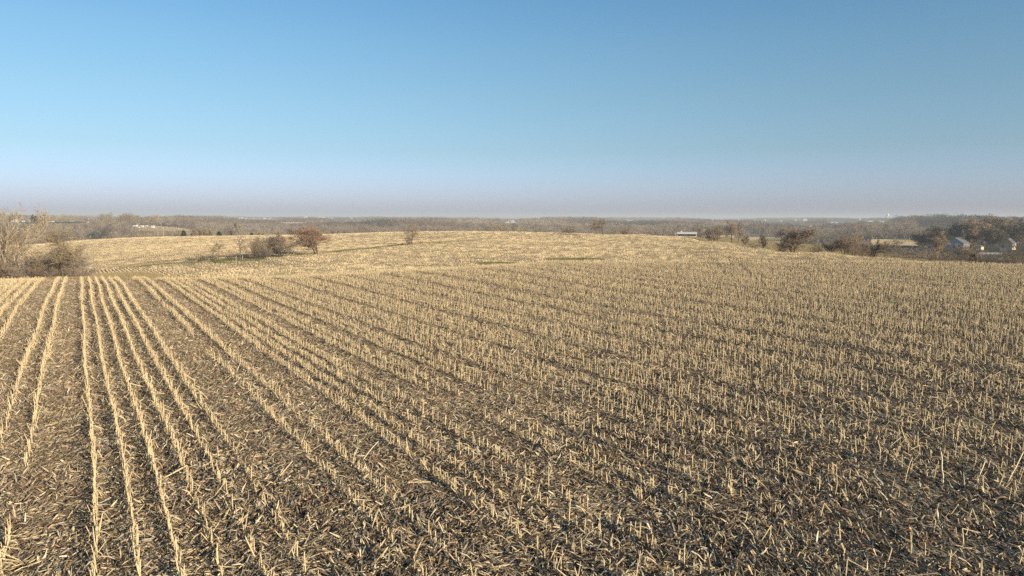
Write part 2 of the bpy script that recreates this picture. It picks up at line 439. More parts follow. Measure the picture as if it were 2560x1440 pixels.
# ---- ground mesh, polar about the viewer: fine near and in view, coarse elsewhere
def build_ground():
    th = np.unique(np.concatenate([np.linspace(-math.pi, -0.75, 60), np.linspace(-0.75, 0.75, 620), np.linspace(0.75, math.pi, 60)]))
    rr = np.concatenate([[0.01, 1.5], np.exp(np.linspace(math.log(3), math.log(420), 330)), np.exp(np.linspace(math.log(426), math.log(13500), 210))])
    TH, RR = np.meshgrid(th, rr, indexing='ij')
    X, Yy = RR * np.sin(TH), RR * np.cos(TH)
    Zz = Z(X, Yy)
    near, fl, g, px, py, dg = field_masks(X, Yy)
    V = np.stack([X, Yy, Zz], -1).reshape(-1, 3)
    nt_, nr = len(th), len(rr)
    i, j = np.meshgrid(np.arange(nt_ - 1), np.arange(nr - 1), indexing='ij')
    a = (i * nr + j).ravel(); b = ((i + 1) * nr + j).ravel()
    Fq = np.stack([a, a + 1, b + 1, b], 1)
    # colour of the ground cover, per vertex, some shade painted into it
    c = np.zeros(V.shape[:1] + (4,)); c[:, 3] = 1
    def put(mask, col):
        mm = mask.ravel()
        c[mm, :3] = col
    wood = np.array((.17, .135, .095))
    c[:, :3] = wood
    R = np.hypot(X, Yy)
    nz = fbm(X / 90, Yy / 90, 41, 3)
    put((R > 380) & (nz > .62), (.30, .24, .14))
    put((R > 1150) & (fbm(X / 420, Yy / 200, 91, 2) > .61) & (Yy > 0), (.42, .32, .21))
    put((R > 380) & (nz < .36), (.15, .15, .07))
    put((R < 420) & (Yy > 90) & (px > 1600), (.33, .255, .155))      # rough pasture right
    put((R < 420) & (Yy > 90) & (px > 2260), (.13, .12, .07))  # shade under the trees by the houses, painted into the ground
    put((R < 420) & (Yy > 85) & (px < 640), (.30, .22, .13))
    put(near | (R < 80), (.06, .043, .03))  # soil darkened so the shade under the litter looks deeper
    put(near & (R > 115), (.14, .10, .065))
    put(fl, (.20, .145, .09))
    put((g > .3) & (R < 420), (.11, .12, .055))
    for (x0, x1, y0, y1, dm) in OPEN:
        col = (.56, .43, .28)
        if x1 < 210: col = (.09, .16, .045)
        if x0 in (2290, 1895, 2060, 1800, 2250): col = (.12, .135, .06)
        if x0 == 2250: col = (.09, .085, .05)  # shaded brush area by the houses, painted dark
        if x0 == 2178 or x0 == 1872: col = (.50, .38, .22)
        if x0 == 2030: col = (.38, .29, .17)
        put((px > x0 - 2) & (px < x1 + 2) & (py > y0 - .8) & (py < y1 + .8) & (R > 400) & (R < dm * 1.5) & (Yy > 0), col)
    me = mesh_np('ground', V, Fq, None, smooth=True)
    ca = me.color_attributes.new('cover', 'FLOAT_COLOR', 'POINT')
    ca.data.foreach_set('color', c.astype(np.float32).ravel())
    m, nt, b = new_mat('ground_cover')
    at = N(nt, 'ShaderNodeAttribute'); at.attribute_name = 'cover'
    tc = N(nt, 'ShaderNodeTexCoord')
    n1 = N(nt, 'ShaderNodeTexNoise'); n1.inputs['Scale'].default_value = 9; n1.inputs['Detail'].default_value = 8; n1.inputs['Roughness'].default_value = .7
    n2 = N(nt, 'ShaderNodeTexNoise'); n2.inputs['Scale'].default_value = .12; n2.inputs['Detail'].default_value = 6
    for n in (n1, n2): nt.links.new(tc.outputs['Object'], n.inputs['Vector'])
    r1 = ramp(nt, [(.3, (.35, .33, .32)), (.5, (.8, .8, .8)), (.7, (1.5, 1.45, 1.35))])
    r2 = ramp(nt, [(.35, (.82, .80, .78)), (.65, (1.12, 1.12, 1.1))])
    nt.links.new(n1.outputs['Fac'], r1.inputs[0]); nt.links.new(n2.outputs['Fac'], r2.inputs[0])
    m1 = N(nt, 'ShaderNodeMix', data_type='RGBA', blend_type='MULTIPLY'); m1.inputs[0].default_value = 1
    m2 = N(nt, 'ShaderNodeMix', data_type='RGBA', blend_type='MULTIPLY'); m2.inputs[0].default_value = 1
    nt.links.new(at.outputs['Color'], m1.inputs[6]); nt.links.new(r1.outputs[0], m1.inputs[7])
    nt.links.new(m1.outputs[2], m2.inputs[6]); nt.links.new(r2.outputs[0], m2.inputs[7])
    nt.links.new(m2.outputs[2], b.inputs['Base Color'])
    bp = N(nt, 'ShaderNodeBump'); bp.inputs['Strength'].default_value = .8; bp.inputs['Distance'].default_value = .05
    nt.links.new(n1.outputs['Fac'], bp.inputs['Height']); nt.links.new(bp.outputs[0], b.inputs['Normal'])
    b.inputs['Roughness'].default_value = .95
    b.inputs['Specular IOR Level'].default_value = .1
    me.materials.append(m)
    o = link_obj('ground', me)
    tag(o, kind='structure')
    return o
build_ground()

# ------------------------------------------------------------------ scattering through geometry nodes (stuff only)
def scatter(name, protos, P, rot, scl, idx, label, cat):
    """one object holding instances of the proto meshes at points P"""
    pc = bpy.data.collections.new(name + '_kinds')
    for k, me in enumerate(protos):
        po = bpy.data.objects.new('%s_kind_%02d' % (name, k), me)
        pc.objects.link(po)
    me = bpy.data.meshes.new(name)
    n = len(P)
    me.vertices.add(n)
    me.vertices.foreach_set('co', np.asarray(P, np.float32).ravel())
    a = me.attributes.new('rot', 'FLOAT_VECTOR', 'POINT'); a.data.foreach_set('vector', np.asarray(rot, np.float32).ravel())
    if np.ndim(scl) == 1: scl = np.repeat(np.asarray(scl)[:, None], 3, 1)
    a = me.attributes.new('scl', 'FLOAT_VECTOR', 'POINT'); a.data.foreach_set('vector', np.asarray(scl, np.float32).ravel())
    a = me.attributes.new('idx', 'INT', 'POINT'); a.data.foreach_set('value', np.asarray(idx, np.int32))
    o = link_obj(name, me)
    ng = bpy.data.node_groups.new(name, 'GeometryNodeTree')
    ng.interface.new_socket('Geometry', in_out='INPUT', socket_type='NodeSocketGeometry')
    ng.interface.new_socket('Geometry', in_out='OUTPUT', socket_type='NodeSocketGeometry')
    gi = ng.nodes.new('NodeGroupInput'); go = ng.nodes.new('NodeGroupOutput')
    iop = ng.nodes.new('GeometryNodeInstanceOnPoints')
    ci = ng.nodes.new('GeometryNodeCollectionInfo')
    ci.inputs['Collection'].default_value = pc
    ci.inputs['Separate Children'].default_value = True
    ci.inputs['Reset Children'].default_value = True
    def na(nm, typ):
        q = ng.nodes.new('GeometryNodeInputNamedAttribute'); q.data_type = typ; q.inputs['Name'].default_value = nm
        return q.outputs['Attribute']
    e2r = ng.nodes.new('FunctionNodeEulerToRotation')
    L = ng.links.new
    L(gi.outputs[0], iop.inputs['Points']); L(ci.outputs[0], iop.inputs['Instance'])
    iop.inputs['Pick Instance'].default_value = True
    L(na('idx', 'INT'), iop.inputs['Instance Index'])
    L(na('rot', 'FLOAT_VECTOR'), e2r.inputs[0]); L(e2r.outputs[0], iop.inputs['Rotation'])
    L(na('scl', 'FLOAT_VECTOR'), iop.inputs['Scale'])
    L(iop.outputs[0], go.inputs[0])
    md = o.modifiers.new('scatter', 'NODES'); md.node_group = ng
    tag(o, label, cat, kind='stuff')
    return o

def tilt_rot(nrm, yaw):
    """euler xyz that turns z to the ground normal after a yaw about z"""
    # small tilts: R = Rx(a) Ry(b) applied after yaw is approximated by full matrix -> euler
    n = len(yaw)
    z = nrm
    cx, sx = np.cos(yaw), np.sin(yaw)
    x0 = np.stack([cx, sx, np.zeros(n)], 1)
    x = x0 - z * np.sum(x0 * z, 1, keepdims=True); x /= np.linalg.norm(x, axis=1, keepdims=True)
    y = np.cross(z, x)
    # matrix columns x,y,z ; euler XYZ (blender: R = Rz Ry Rx)
    ry = -np.arcsin(np.clip(x[:, 2], -1, 1))
    rx = np.arctan2(y[:, 2], z[:, 2])
    rz = np.arctan2(x[:, 1], x[:, 0])
    return np.stack([rx, ry, rz], 1)

# ------------------------------------------------------------------ corn stalks
def stalk_mesh(k, sides=6, kind='upright'):
    """one cut corn stalk, 1 m tall nominal (scaled later); own bend, nodes, torn top and leaf shreds"""
    r = random.Random(100 + k)
    S, T = [], []
    R0 = .034
    p = Vector((0, 0, -.06)); d = Vector((r.uniform(-.05, .05), r.uniform(-.05, .05), 1)).normalized()
    if kind == 'leaning': d = Vector((r.uniform(-.5, .5), r.uniform(-.5, .5), 1)).normalized()
    n = 4
    t = r.uniform(0, .3)
    for i in range(n):
        L = 1.06 / n
        q = p + d * L
        ra = R0 * (1 - .10 * i); rb = R0 * (1 - .10 * (i + 1))
        S.append((*p, *q, ra, rb)); T.append(t)
        S.append((*(q - d * .012), *(q + d * .012), rb * 1.22, rb * 1.22)); T.append(t + .3)      # node ring
        d = (d + Vector((r.uniform(-.05, .05), r.uniform(-.05, .05), 0))).normalized()
        p = q
    if kind == 'snapped':
        # folds over near the top and hangs down to the ground
        a = r.uniform(0, 6.28)
        dd = Vector((math.cos(a), math.sin(a), r.uniform(-.9, -.1))).normalized()
        S.append((*p, *(p + dd * r.uniform(.6, 1.1)), R0 * .7, R0 * .5)); T.append(t + .05)
    else:
        for _ in range(2):       # torn splinters
            dd = (d + Vector((r.uniform(-.35, .35), r.uniform(-.35, .35), 0))).normalized()
            S.append((*(p - d * .02), *(p + dd * r.uniform(.05, .16)), R0 * .5, R0 * .1)); T.append(t + .1)
    # brace roots
    for _ in range(3):
        a = r.uniform(0, 6.28)
        S.append((0, 0, .10, math.cos(a) * .1, math.sin(a) * .1, -.03, .012, .01)); T.append(.9)
    me_s = segs_mesh('corn_stalk', S, sides, M_STALK, T, cap=True)
    # leaf shreds: ribbons
    nl = r.choice([0, 1, 2, 2, 3]) + (2 if kind == 'leafy' else 0)
    bm = bmesh.new(); bm.from_mesh(me_s)
    lay = bm.verts.layers.float['tint']
    for _ in range(nl):
        a = r.uniform(0, 6.28); z0 = r.uniform(.1, .85)
        out = Vector((math.cos(a), math.sin(a), 0)); side = Vector((-math.sin(a), math.cos(a), 0))
        c = Vector((0, 0, z0)); dz = r.uniform(.2, .9)
        prev = None; w = r.uniform(.03, .06); tt = r.uniform(0, 1)
        ln = r.uniform(.12, .3)
        for j in range(4):
            hw = w * (1 - j / 3.6)
            v1 = bm.verts.new(c + side * hw); v2 = bm.verts.new(c - side * hw)
            v1[lay] = tt; v2[lay] = tt
            if prev: bm.faces.new((prev[0], prev[1], v2, v1))
            prev = (v1, v2)
            c = c + (out + Vector((0, 0, dz))).normalized() * ln
            dz -= r.uniform(.5, 1.2)
            side = (side + Vector((r.uniform(-.3, .3), r.uniform(-.3, .3), r.uniform(-.3, .3)))).normalized()
    bm.to_mesh(me_s); bm.free()
    return me_s

STALKS = [stalk_mesh(i, 5, 'upright') for i in range(6)] + [stalk_mesh(10 + i, 5, 'leafy') for i in range(2)] + \
         [stalk_mesh(20 + i, 5, 'leaning') for i in range(3)] + [stalk_mesh(30 + i, 5, 'snapped') for i in range(2)]
STALK_KIND = ['upright'] * 6 + ['leafy'] * 2 + ['leaning'] * 3 + ['snapped'] * 2

# rows present, in units of the 0.76 m row spacing, row 0 passes under the viewer
ROWSP = 0.76
row_s = [0, 1, 2, 3, 4, 5, 7.7, 8.85, -2.3, -3.4, -5.8, -6.9, -8.0, -9.0]
q = 11.2
rr_ = random.Random(5)
while q < 640:
    grp = rr_.choice([2, 4, 4, 6] if q < 30 else [4, 4, 6, 8])
    for i in range(grp):
        row_s.append(q); q += 1.0 + rr_.uniform(-.03, .05)
    q += rr_.choice([.9, 1.0, 1.2] if q < 30 else [1.2, 1.6, 2.2])
q = -10.0
while q > -130:
    row_s.append(q); q -= 1
row_s = np.array(sorted(row_s)) * ROWSP

def row_wander(s, t):
    return .05 * np.sin(t * .21 + 2.2 + s * .03) + .04 * np.sin(t * .07 + s * .02) - .06 * np.exp(-t / 18)

NEAR_D = 118.0
def near_stalks():
    Ps = []
    for k, s in enumerate(row_s):
        if s > 260: break
        t = np.arange(-30, 240, .165)
        t = t + rng.uniform(-.045, .045, len(t))
        n = len(t)
        ss = s + row_wander(s, t) + rng.normal(0, .018, n)
        x = ss * RP[0] + t * RD[0]; y = ss * RP[1] + t * RD[1]
        m = (y > 9) & (y < NEAR_D) & (np.abs(x) < y * .74 + 3)
        if m.any():
            Ps.append(np.stack([x[m], y[m], np.full(m.sum(), s), t[m]], 1))
    P = np.concatenate(Ps)
    x, y, s, t = P.T
    near, fl, g, px, py, dg = field_masks(x, y)
    # gaps: missing plants along the row, trampled ground near the centre foreground and bottom right
    left = np.clip((620 - px) / 200, 0, 1)
    dens = np.full(len(x), .76) + .12 * left - .10 * np.clip((px - 1100) / 500, 0, 1) - .02 * np.clip((px - 500) / 400, 0, 1)
    strip = vnoise(s * 1.9 + 3, t * .16, 77)
    dens -= np.clip((strip - .76) * 3.0, 0, .85)
    def blob(cx, cy, rx, ry, amt):
        nonlocal dens
        dens -= amt * np.clip(1.4 - np.hypot((px - cx) / rx, (py - cy) / ry) * 1.0, 0, 1)
    blob(2130, 1330, 420, 150, .6)
    blob(1330, 1010, 150, 50, .5)
    blob(1500, 900, 90, 22, .5)
    blob(560, 1350, 260, 110, .22)
    blob(700, 1230, 150, 90, .3)
    blob(1850, 1140, 150, 40, .6)
    blob(1150, 1040, 130, 60, .45)
    blob(0, 1230, 170, 120, .9)
    blob(80, 1000, 60, 60, .2)
    keep = near & (g < .35) & (rng.uniform(0, 1, len(x)) < dens)
    for tr in TRACKS[:2]:
        d, _ = dist_line(x, y, tr)
        keep &= (d > .22)
    x, y, s, t, px, py = (a[keep] for a in (x, y, s, t, px, py))
    n = len(x)
    z = Z(x, y)
    hgt = rng.normal(.34, .07, n) + .10 * np.clip((y - 20) / 22, 0, 1) + .06 * np.clip((px - 1500) / 900, 0, 1) * rng.uniform(0, 2, n)
    hgt += np.where(rng.uniform(0, 1, n) < .04, .22, 0)
    lf = np.clip((620 - px) / 200, 0, 1) * (s < 9.5 * ROWSP)
    hgt += .09 * lf
    hgt = np.clip(hgt, .14, .85)
    broken = np.clip(vnoise(x / 7, y / 7, 9) * 1.4 - .45, 0, .7)
    for (cx, cy, rx, ry) in ((2130, 1330, 500, 180), (640, 1300, 300, 110), (1330, 1010, 200, 80)):
        broken = np.maximum(broken, .8 * np.clip(1.3 - np.hypot((px - cx) / rx, (py - cy) / ry), 0, 1))
    u = rng.uniform(0, 1, n)
    idx = np.where(u < broken * .35, 11 + rng.integers(0, 2, n), np.where(u < broken * .8, 8 + rng.integers(0, 3, n), np.where(u > .74 - .15 * lf, 6 + rng.integers(0, 2, n), rng.integers(0, 6, n))))
    wid = rng.uniform(.38, .56, n) * (1 + .15 * np.clip((px - 900) / 700, 0, 1))
    rot = np.stack([rng.normal(0, .06, n), rng.normal(0, .06, n), rng.uniform(0, 6.28, n)], 1)
    rot[:, 0] += np.where(idx >= 8, rng.normal(0, .2, n), 0)
    scl = np.stack([wid, wid, hgt], 1)
    return dict(P=np.stack([x, y, z], 1), rot=rot, scl=scl, idx=idx, px=px, py=py)
NS = near_stalks()
inview = (NS['px'] > 4) & (NS['px'] < 2556) & (NS['py'] < 1436) & (NS['py'] > 600)
order = np.argsort(np.where(inview, NS['P'][:, 1] - NS['scl'][:, 2] * 3, 1e9))
singles = order[:300]
rest = np.ones(len(NS['P']), bool); rest[singles] = False
scatter('corn_stubble', STALKS, NS['P'][rest], NS['rot'][rest], NS['scl'][rest], NS['idx'][rest],
        'rows of cut pale corn stalks standing across the near field', 'stubble')
FORM = {'upright': 'upright straw-coloured stump of a cut corn stalk', 'leafy': 'upright cut corn stalk with torn leaf shreds',
        'leaning': 'slanting cut corn stalk', 'snapped': 'snapped corn stalk folded over on itself'}
for i in singles:
    k = int(NS['idx'][i]); px, py = NS['px'][i], NS['py'][i]
    o = link_obj('corn_stalk', STALKS[k])
    o.location = NS['P'][i]; o.rotation_euler = NS['rot'][i]; o.scale = NS['scl'][i]
    hz = 'left' if px < 640 else 'centre left' if px < 1280 else 'centre right' if px < 1920 else 'right'
    size = 'tall' if NS['scl'][i][2] > .46 else 'short' if NS['scl'][i][2] < .32 else 'middle-sized'
    lab = '%s %s in the nearest stubble, bottom %s' % (size, FORM[STALK_KIND[k]], hz)
    tag(o, lab, 'corn stalk', '%s %s corn stalks in the nearest stubble, bottom %s' % (size, STALK_KIND[k], hz))

# ------------------------------------------------------------------ litter
def litter_mesh(seed, size, n, sun_grain=1.0, lmin=.05, lmax=.26, hmax=.05, stalkfrac=.16, yaw_sd=.45):
    """a square of loose crop litter: leaf strips and stalk bits lying mostly across the rows (x axis)"""
    r = np.random.default_rng(seed)
    cx, cy = r.uniform(-size / 2, size / 2, (2, n))
    yaw = r.normal(0, yaw_sd, n) + np.where(r.uniform(0, 1, n) < .18, r.uniform(0, 3.14, n), 0)
    pitch = r.normal(0, .34, n)
    L = np.exp(r.uniform(math.log(lmin), math.log(lmax), n))
    w = r.uniform(.005, .016, n) * (.6 + L * 2)
    h = r.uniform(.0, hmax, n) ** 1.0 * (.4 + .6 * vnoise(cx * 2.5, cy * 2.5, seed))
    roll = r.normal(0, .7, n)
    d = np.stack([np.cos(yaw) * np.cos(pitch), np.sin(yaw) * np.cos(pitch), np.sin(pitch)], 1)
    side0 = np.stack([-np.sin(yaw), np.cos(yaw), np.zeros(n)], 1)
    up = np.cross(d, side0)
    side = side0 * np.cos(roll)[:, None] + up * np.sin(roll)[:, None]
    nrm = np.cross(d, side)
    C = np.stack([cx, cy, h + np.abs(np.sin(pitch)) * L / 2 * .8 + .004], 1)
    long_ = r.uniform(0, 1, n) < .04
    L = np.where(long_, r.uniform(.25, .5, n), L); w = np.where(long_, r.uniform(.011, .020, n), w); pitch = np.where(long_, pitch * .4, pitch)
    C[:, 2] += np.where(long_, .02, 0)
    curl = r.normal(0, .12, n) * L
    bend = np.where(long_, r.normal(0, .16, n), r.normal(0, .05, n)) * L
    V, T = [], []
    w_, L_ = w[:, None], L[:, None]
    A = C - d * L_ / 2; Bm = C + nrm * curl[:, None] + side0 * bend[:, None]; E = C + d * L_ / 2
    V = np.stack([A + side * w_ * .5, A - side * w_ * .5, Bm + side * w_, Bm - side * w_, E + side * w_ * .3, E - side * w_ * .3], 1).reshape(-1, 3)
    b = np.arange(n)[:, None] * 6
    Fq = np.concatenate([b + np.array([[0, 1, 3, 2]]), b + np.array([[2, 3, 5, 4]])])
    tint = np.repeat(r.uniform(0, 1, n), 6)
    # round stalk bits as 3-sided prisms
    m = int(n * stalkfrac)
    cx, cy = r.uniform(-size / 2, size / 2, (2, m))
    yaw = r.normal(0, yaw_sd * .9, m) + np.where(r.uniform(0, 1, m) < .3, r.uniform(0, 3.14, m), 0); pitch = r.normal(0, .10, m)
    L = np.exp(r.uniform(math.log(.12), math.log(.50), m))
    d = np.stack([np.cos(yaw) * np.cos(pitch), np.sin(yaw) * np.cos(pitch), np.sin(pitch)], 1)
    C = np.stack([cx, cy, r.uniform(.01, hmax * 1.1, m) + np.abs(np.sin(pitch)) * L * .4], 1)
    rad_ = r.uniform(.007, .013, m)
    a = np.stack([-np.sin(yaw), np.cos(yaw), np.zeros(m)], 1); bb = np.cross(d, a)
    ringl = []
    for e in (-1, 1):
        for i in range(3):
            ph = 2 * math.pi * i / 3 + .5
            ringl.append(C + e * d * L[:, None] / 2 + (a * math.cos(ph) + bb * math.sin(ph)) * rad_[:, None])
    V2 = np.stack(ringl, 1).reshape(-1, 3)
    b2 = np.arange(m)[:, None] * 6 + len(V)
    F2 = np.concatenate([b2 + np.array([[i, (i + 1) % 3, 3 + (i + 1) % 3, 3 + i]]) for i in range(3)])
    t2 = np.repeat(r.choice([.10, .16, .8, .05, .97, .14], m), 6)
    me = mesh_np('litter', np.concatenate([V, V2]), np.concatenate([Fq, F2]), M_LITTER)
    at = me.attributes.new('tint', 'FLOAT', 'POINT')
    at.data.foreach_set('value', np.concatenate([tint, t2]).astype(np.float32))
    return me
ROW_YAW = math.atan2(RP[1], RP[0])      # direction across the rows

def grid_pts(step, y0, y1, spread=.74):
    ys = np.arange(y0, y1, step)
    pts = []
    for y in ys:
        w = y * spread + 3
        xs = np.arange(-w, w, step)
        pts.append(np.stack([xs, np.full(len(xs), y)], 1))
    return np.concatenate(pts)

def near_litter():
    size = 1.1
    protos = [litter_mesh(50 + i, size * 1.15, 620, lmin=.06, lmax=.34, hmax=.07) for i in range(8)]
    P = grid_pts(size, 8, NEAR_D - 1)
    P = P + rng.uniform(-.12, .12, P.shape)
    x, y = P.T
    near, fl, g, px, py, dg = field_masks(x, y)
    m = near | (y < 60)
    x, y = x[m], y[m]
    n = len(x)
    kx = np.clip(x / (y * .45 + 2), -1, 1)
    yaw = np.where(kx < 0, rad(66), rad(106)) + rng.normal(0, .25, n)
    yaw = np.where(np.abs(kx) < rng.uniform(.05, .75, n), rng.normal(rad(15), .6, n), yaw) + np.where(rng.uniform(0, 1, n) < .5, math.pi, 0)
    rot = tilt_rot(normal_at(x, y), yaw)
    s = rng.uniform(.95, 1.15, n); zs = .6 + 1.1 * vnoise(x / 2.2, y / 2.2, 31)
    scatter('crop_litter', protos, np.stack([x, y, Z(x, y)], 1), rot, np.stack([s, s, s * zs], 1), rng.integers(0, len(protos), n),
            'matted brown and straw-coloured crop litter covering the near field', 'litter')
    # heavier bits near the viewer: long cut stalks and husks lying flat
    stems = []
    for k in range(5):
        r = random.Random(k)
        S = []; p = Vector((-.5, 0, 0)); d = Vector((1, 0, 0))
        for i in range(4):
            q2 = p + d * .25
            S.append((*p, *q2, .016, .015)); S.append((*(q2 - d * .008), *(q2 + d * .008), .019, .019))
            d = (d + Vector((0, r.uniform(-.15, .15), r.uniform(-.05, .05)))).normalized(); p = q2
        stems.append(segs_mesh('fallen_stalk', S, 5, M_STALK, [r.uniform(0, 1)] * len(S), cap=True))
    return stems
STEMS = near_litter()

def husk_mesh(k):
    r = random.Random(900 + k)
    bm = bmesh.new(); lay = bm.verts.layers.float.new('tint')
    nx, ny = 6, 4
    tt = r.choice([.1, .65, .8, .82, .12, .02])
    g = [[None] * (ny + 1) for _ in range(nx + 1)]
    for i in range(nx + 1):
        u = i / nx
        w = .028 * math.sin(math.pi * min(1, u * .9 + .08)) + .004
        for j in range(ny + 1):
            v = j / ny * 2 - 1
            zz = .02 * v * v + .025 * math.sin(u * 3 + k)
            vv = bm.verts.new((u * .17 - .085, v * w, zz + .008)); vv[lay] = tt + .03 * v
            g[i][j] = vv
    for i in range(nx):
        for j in range(ny):
            bm.faces.new((g[i][j], g[i + 1][j], g[i + 1][j + 1], g[i][j + 1]))
    me = bpy.data.meshes.new('corn_husk'); bm.to_mesh(me); bm.free(); me.materials.append(M_LITTER)
    return me
HUSKS = [husk_mesh(k) for k in range(6)]
def loose_scatter():
    n = 20000
    y = 11 + 75 * rng.uniform(0, 1, n) ** 1.4; x = rng.uniform(-1, 1, n) * (y * .74 + 2)
    near, fl, g, px, py, dg = field_masks(x, y)
    yaw = rad(70) + rng.normal(0, .7, n)
    rt = np.clip(1.3 - np.hypot((px - 2200) / 560, (py - 1280) / 230), 0, 1) > rng.uniform(0, 1, n)
    yaw = np.where(rt, rad(112) + rng.normal(0, .3, n), yaw)
    L = rng.uniform(.2, .55, n) * np.where(rt, 1.5, 1)
    rot = np.stack([rng.uniform(-.3, .3, n), rng.normal(0, .1, n), yaw], 1)
    z = Z(x, y) + rng.uniform(.03, .07, n)
    scatter('fallen_corn_stalks', STEMS, np.stack([x, y, z], 1), rot, np.stack([L, rng.uniform(.6, .9, n), rng.uniform(.6, .9, n)], 1), rng.integers(0, 5, n),
            'broken lengths of corn stalk lying between the stubble rows', 'stalk debris')
    n = 10000
    y = 11 + 60 * rng.uniform(0, 1, n) ** 1.3; x = rng.uniform(-1, 1, n) * (y * .74 + 2)
    rot = np.stack([rng.normal(0, .7, n), rng.normal(0, .3, n), rng.uniform(0, 6.28, n)], 1)
    s = rng.uniform(.7, 1.5, n)
    scatter('corn_husks', HUSKS, np.stack([x, y, Z(x, y) + rng.uniform(.03, .07, n)], 1), rot, s, rng.integers(0, 6, n),
            'curled pale and rusty corn husks scattered over the litter', 'husks')
loose_scatter()

# long fallen stalks lying or propped in the bottom right foreground and elsewhere, one by one
def single_stem(px, py, L, img_deg, pitch, label, k=0, thick=1.0, group=None):
    x, y = hit(px, py)
    o = link_obj('fallen_stalk', STEMS[k])
    yaw = rad(img_deg)
    d = Vector((math.cos(yaw) * math.cos(pitch), math.sin(yaw) * math.cos(pitch), math.sin(pitch)))
    base = Vector((x, y, float(Z(x, y)) + .04))
    o.location = base + d * L * .5
    o.rotation_euler = (0, -pitch, yaw)
    o.scale = (L, thick, thick)
    tag(o, label, 'fallen stalk', group)
    return o
for args in [
    (2510, 1250 + 90, 1.15, 35, .75, 'long dull stalk propped up at a steep slant near the right edge', 1, 1.1),
    (2345, 1435, .95, 60, .9, 'thick stalk sticking up steeply at the bottom right corner', 2, 1.3),
    (2430, 1440, .75, 50, .8, 'short thick stalk slanting up at the very bottom right', 3, 1.2),
    (2260, 1275, .9, 55, .8, 'thin stalk leaning up to the right among flattened stalks', 4, .8),
    (2290, 1185, .8, 135, .5, 'pale stalk crossing the flattened stalks, leaning left', 0, .9),
    (2070, 1320, .95, 148, .22, 'pale stalk lying at the end of a small heap of stalks', 1, 1.1),
    (2050, 1330, .8, 140, .3, 'pale stalk on top of a small heap of stalks', 2, 1.0),
    (2030, 1300, .7, 130, .35, 'shorter pale stalk in a small heap of stalks', 3, .9),
    (62, 1128, .75, 172, .06, 'pale stalk lying flat by the left edge of the field', 0, 1.2),
    (690, 1015 + 330, .8, 62, .55, 'bright stalk leaning up to the right beside a broken row', 1, 1.1),
    (905, 1160, .8, 50, .8, 'long bent stalk rising over the litter in the left middle', 4, .9),
    (1000, 1300, .9, 5, .05, 'pale stalk lying flat across the rows near the bottom', 3, 1.2),
    (850, 1430, .7, 20, .12, 'wide pale stalk lying at the bottom edge', 2, 1.5),
    (1200, 1395, .75, 150, .1, 'straight stalk lying flat and pointing away, bottom centre', 0, 1.2),
    (1760, 1270, .9, 155, .2, 'long thin stalk lying toward the trampled patch', 4, .8),
    (400, 1420, .9, 40, .35, 'bright stalk slanting up from the litter at bottom left', 1, 1.3)]:
    single_stem(*args)

# ------------------------------------------------------------------ mid-distance stubble: small patches of two rows
def patch_mesh(seed, rows=2, length=1.5, n_lit=110, miss=.25, hm=.34):
    r = np.random.default_rng(seed)
    S, T = [], []
    for k in range(rows):
        for t in np.arange(-length / 2, length / 2, .17):
            if r.uniform() < miss: continue
            x = (k - (rows - 1) / 2) * ROWSP + r.normal(0, .03); y = t + r.uniform(-.05, .05)
            h = max(.06, r.normal(hm, .07)); lx, ly = r.normal(0, .06, 2)
            w = r.uniform(.016, .022)
            S.append((x, y, -.05, x + lx, y + ly, h, w, w * .8)); T.append(r.uniform(0, .8))
            if r.uniform() < .5:
                a = r.uniform(0, 6.28); zz = r.uniform(.05, h)
                S.append((x + lx * .5, y + ly * .5, zz, x + math.cos(a) * .12, y + math.sin(a) * .12, zz - r.uniform(-.08, .1), .014, .004)); T.append(r.uniform(0, .8))
    me1 = segs_mesh('p', S, 3, M_STALK, T)
    me2 = litter_mesh(seed + 5, max(rows * ROWSP, length) * 1.05, n_lit, lmin=.1, lmax=.4, hmax=.07)
    bm = bmesh.new(); bm.from_mesh(me1)
    nf = len(bm.faces)
    bm.from_mesh(me2)
    for f in list(bm.faces)[nf:] if False else []: pass
    bm.to_mesh(me1)
    bm.free()
    me1.materials.append(M_LITTER)
    mi = np.zeros(len(me1.polygons), np.int32); mi[nf:] = 1
    me1.polygons.foreach_set('material_index', mi)
    return me1
PATCH = [patch_mesh(200 + i) for i in range(7)]
PATCH += [patch_mesh(230 + i, n_lit=75, miss=.55, hm=.22) for i in range(4)]
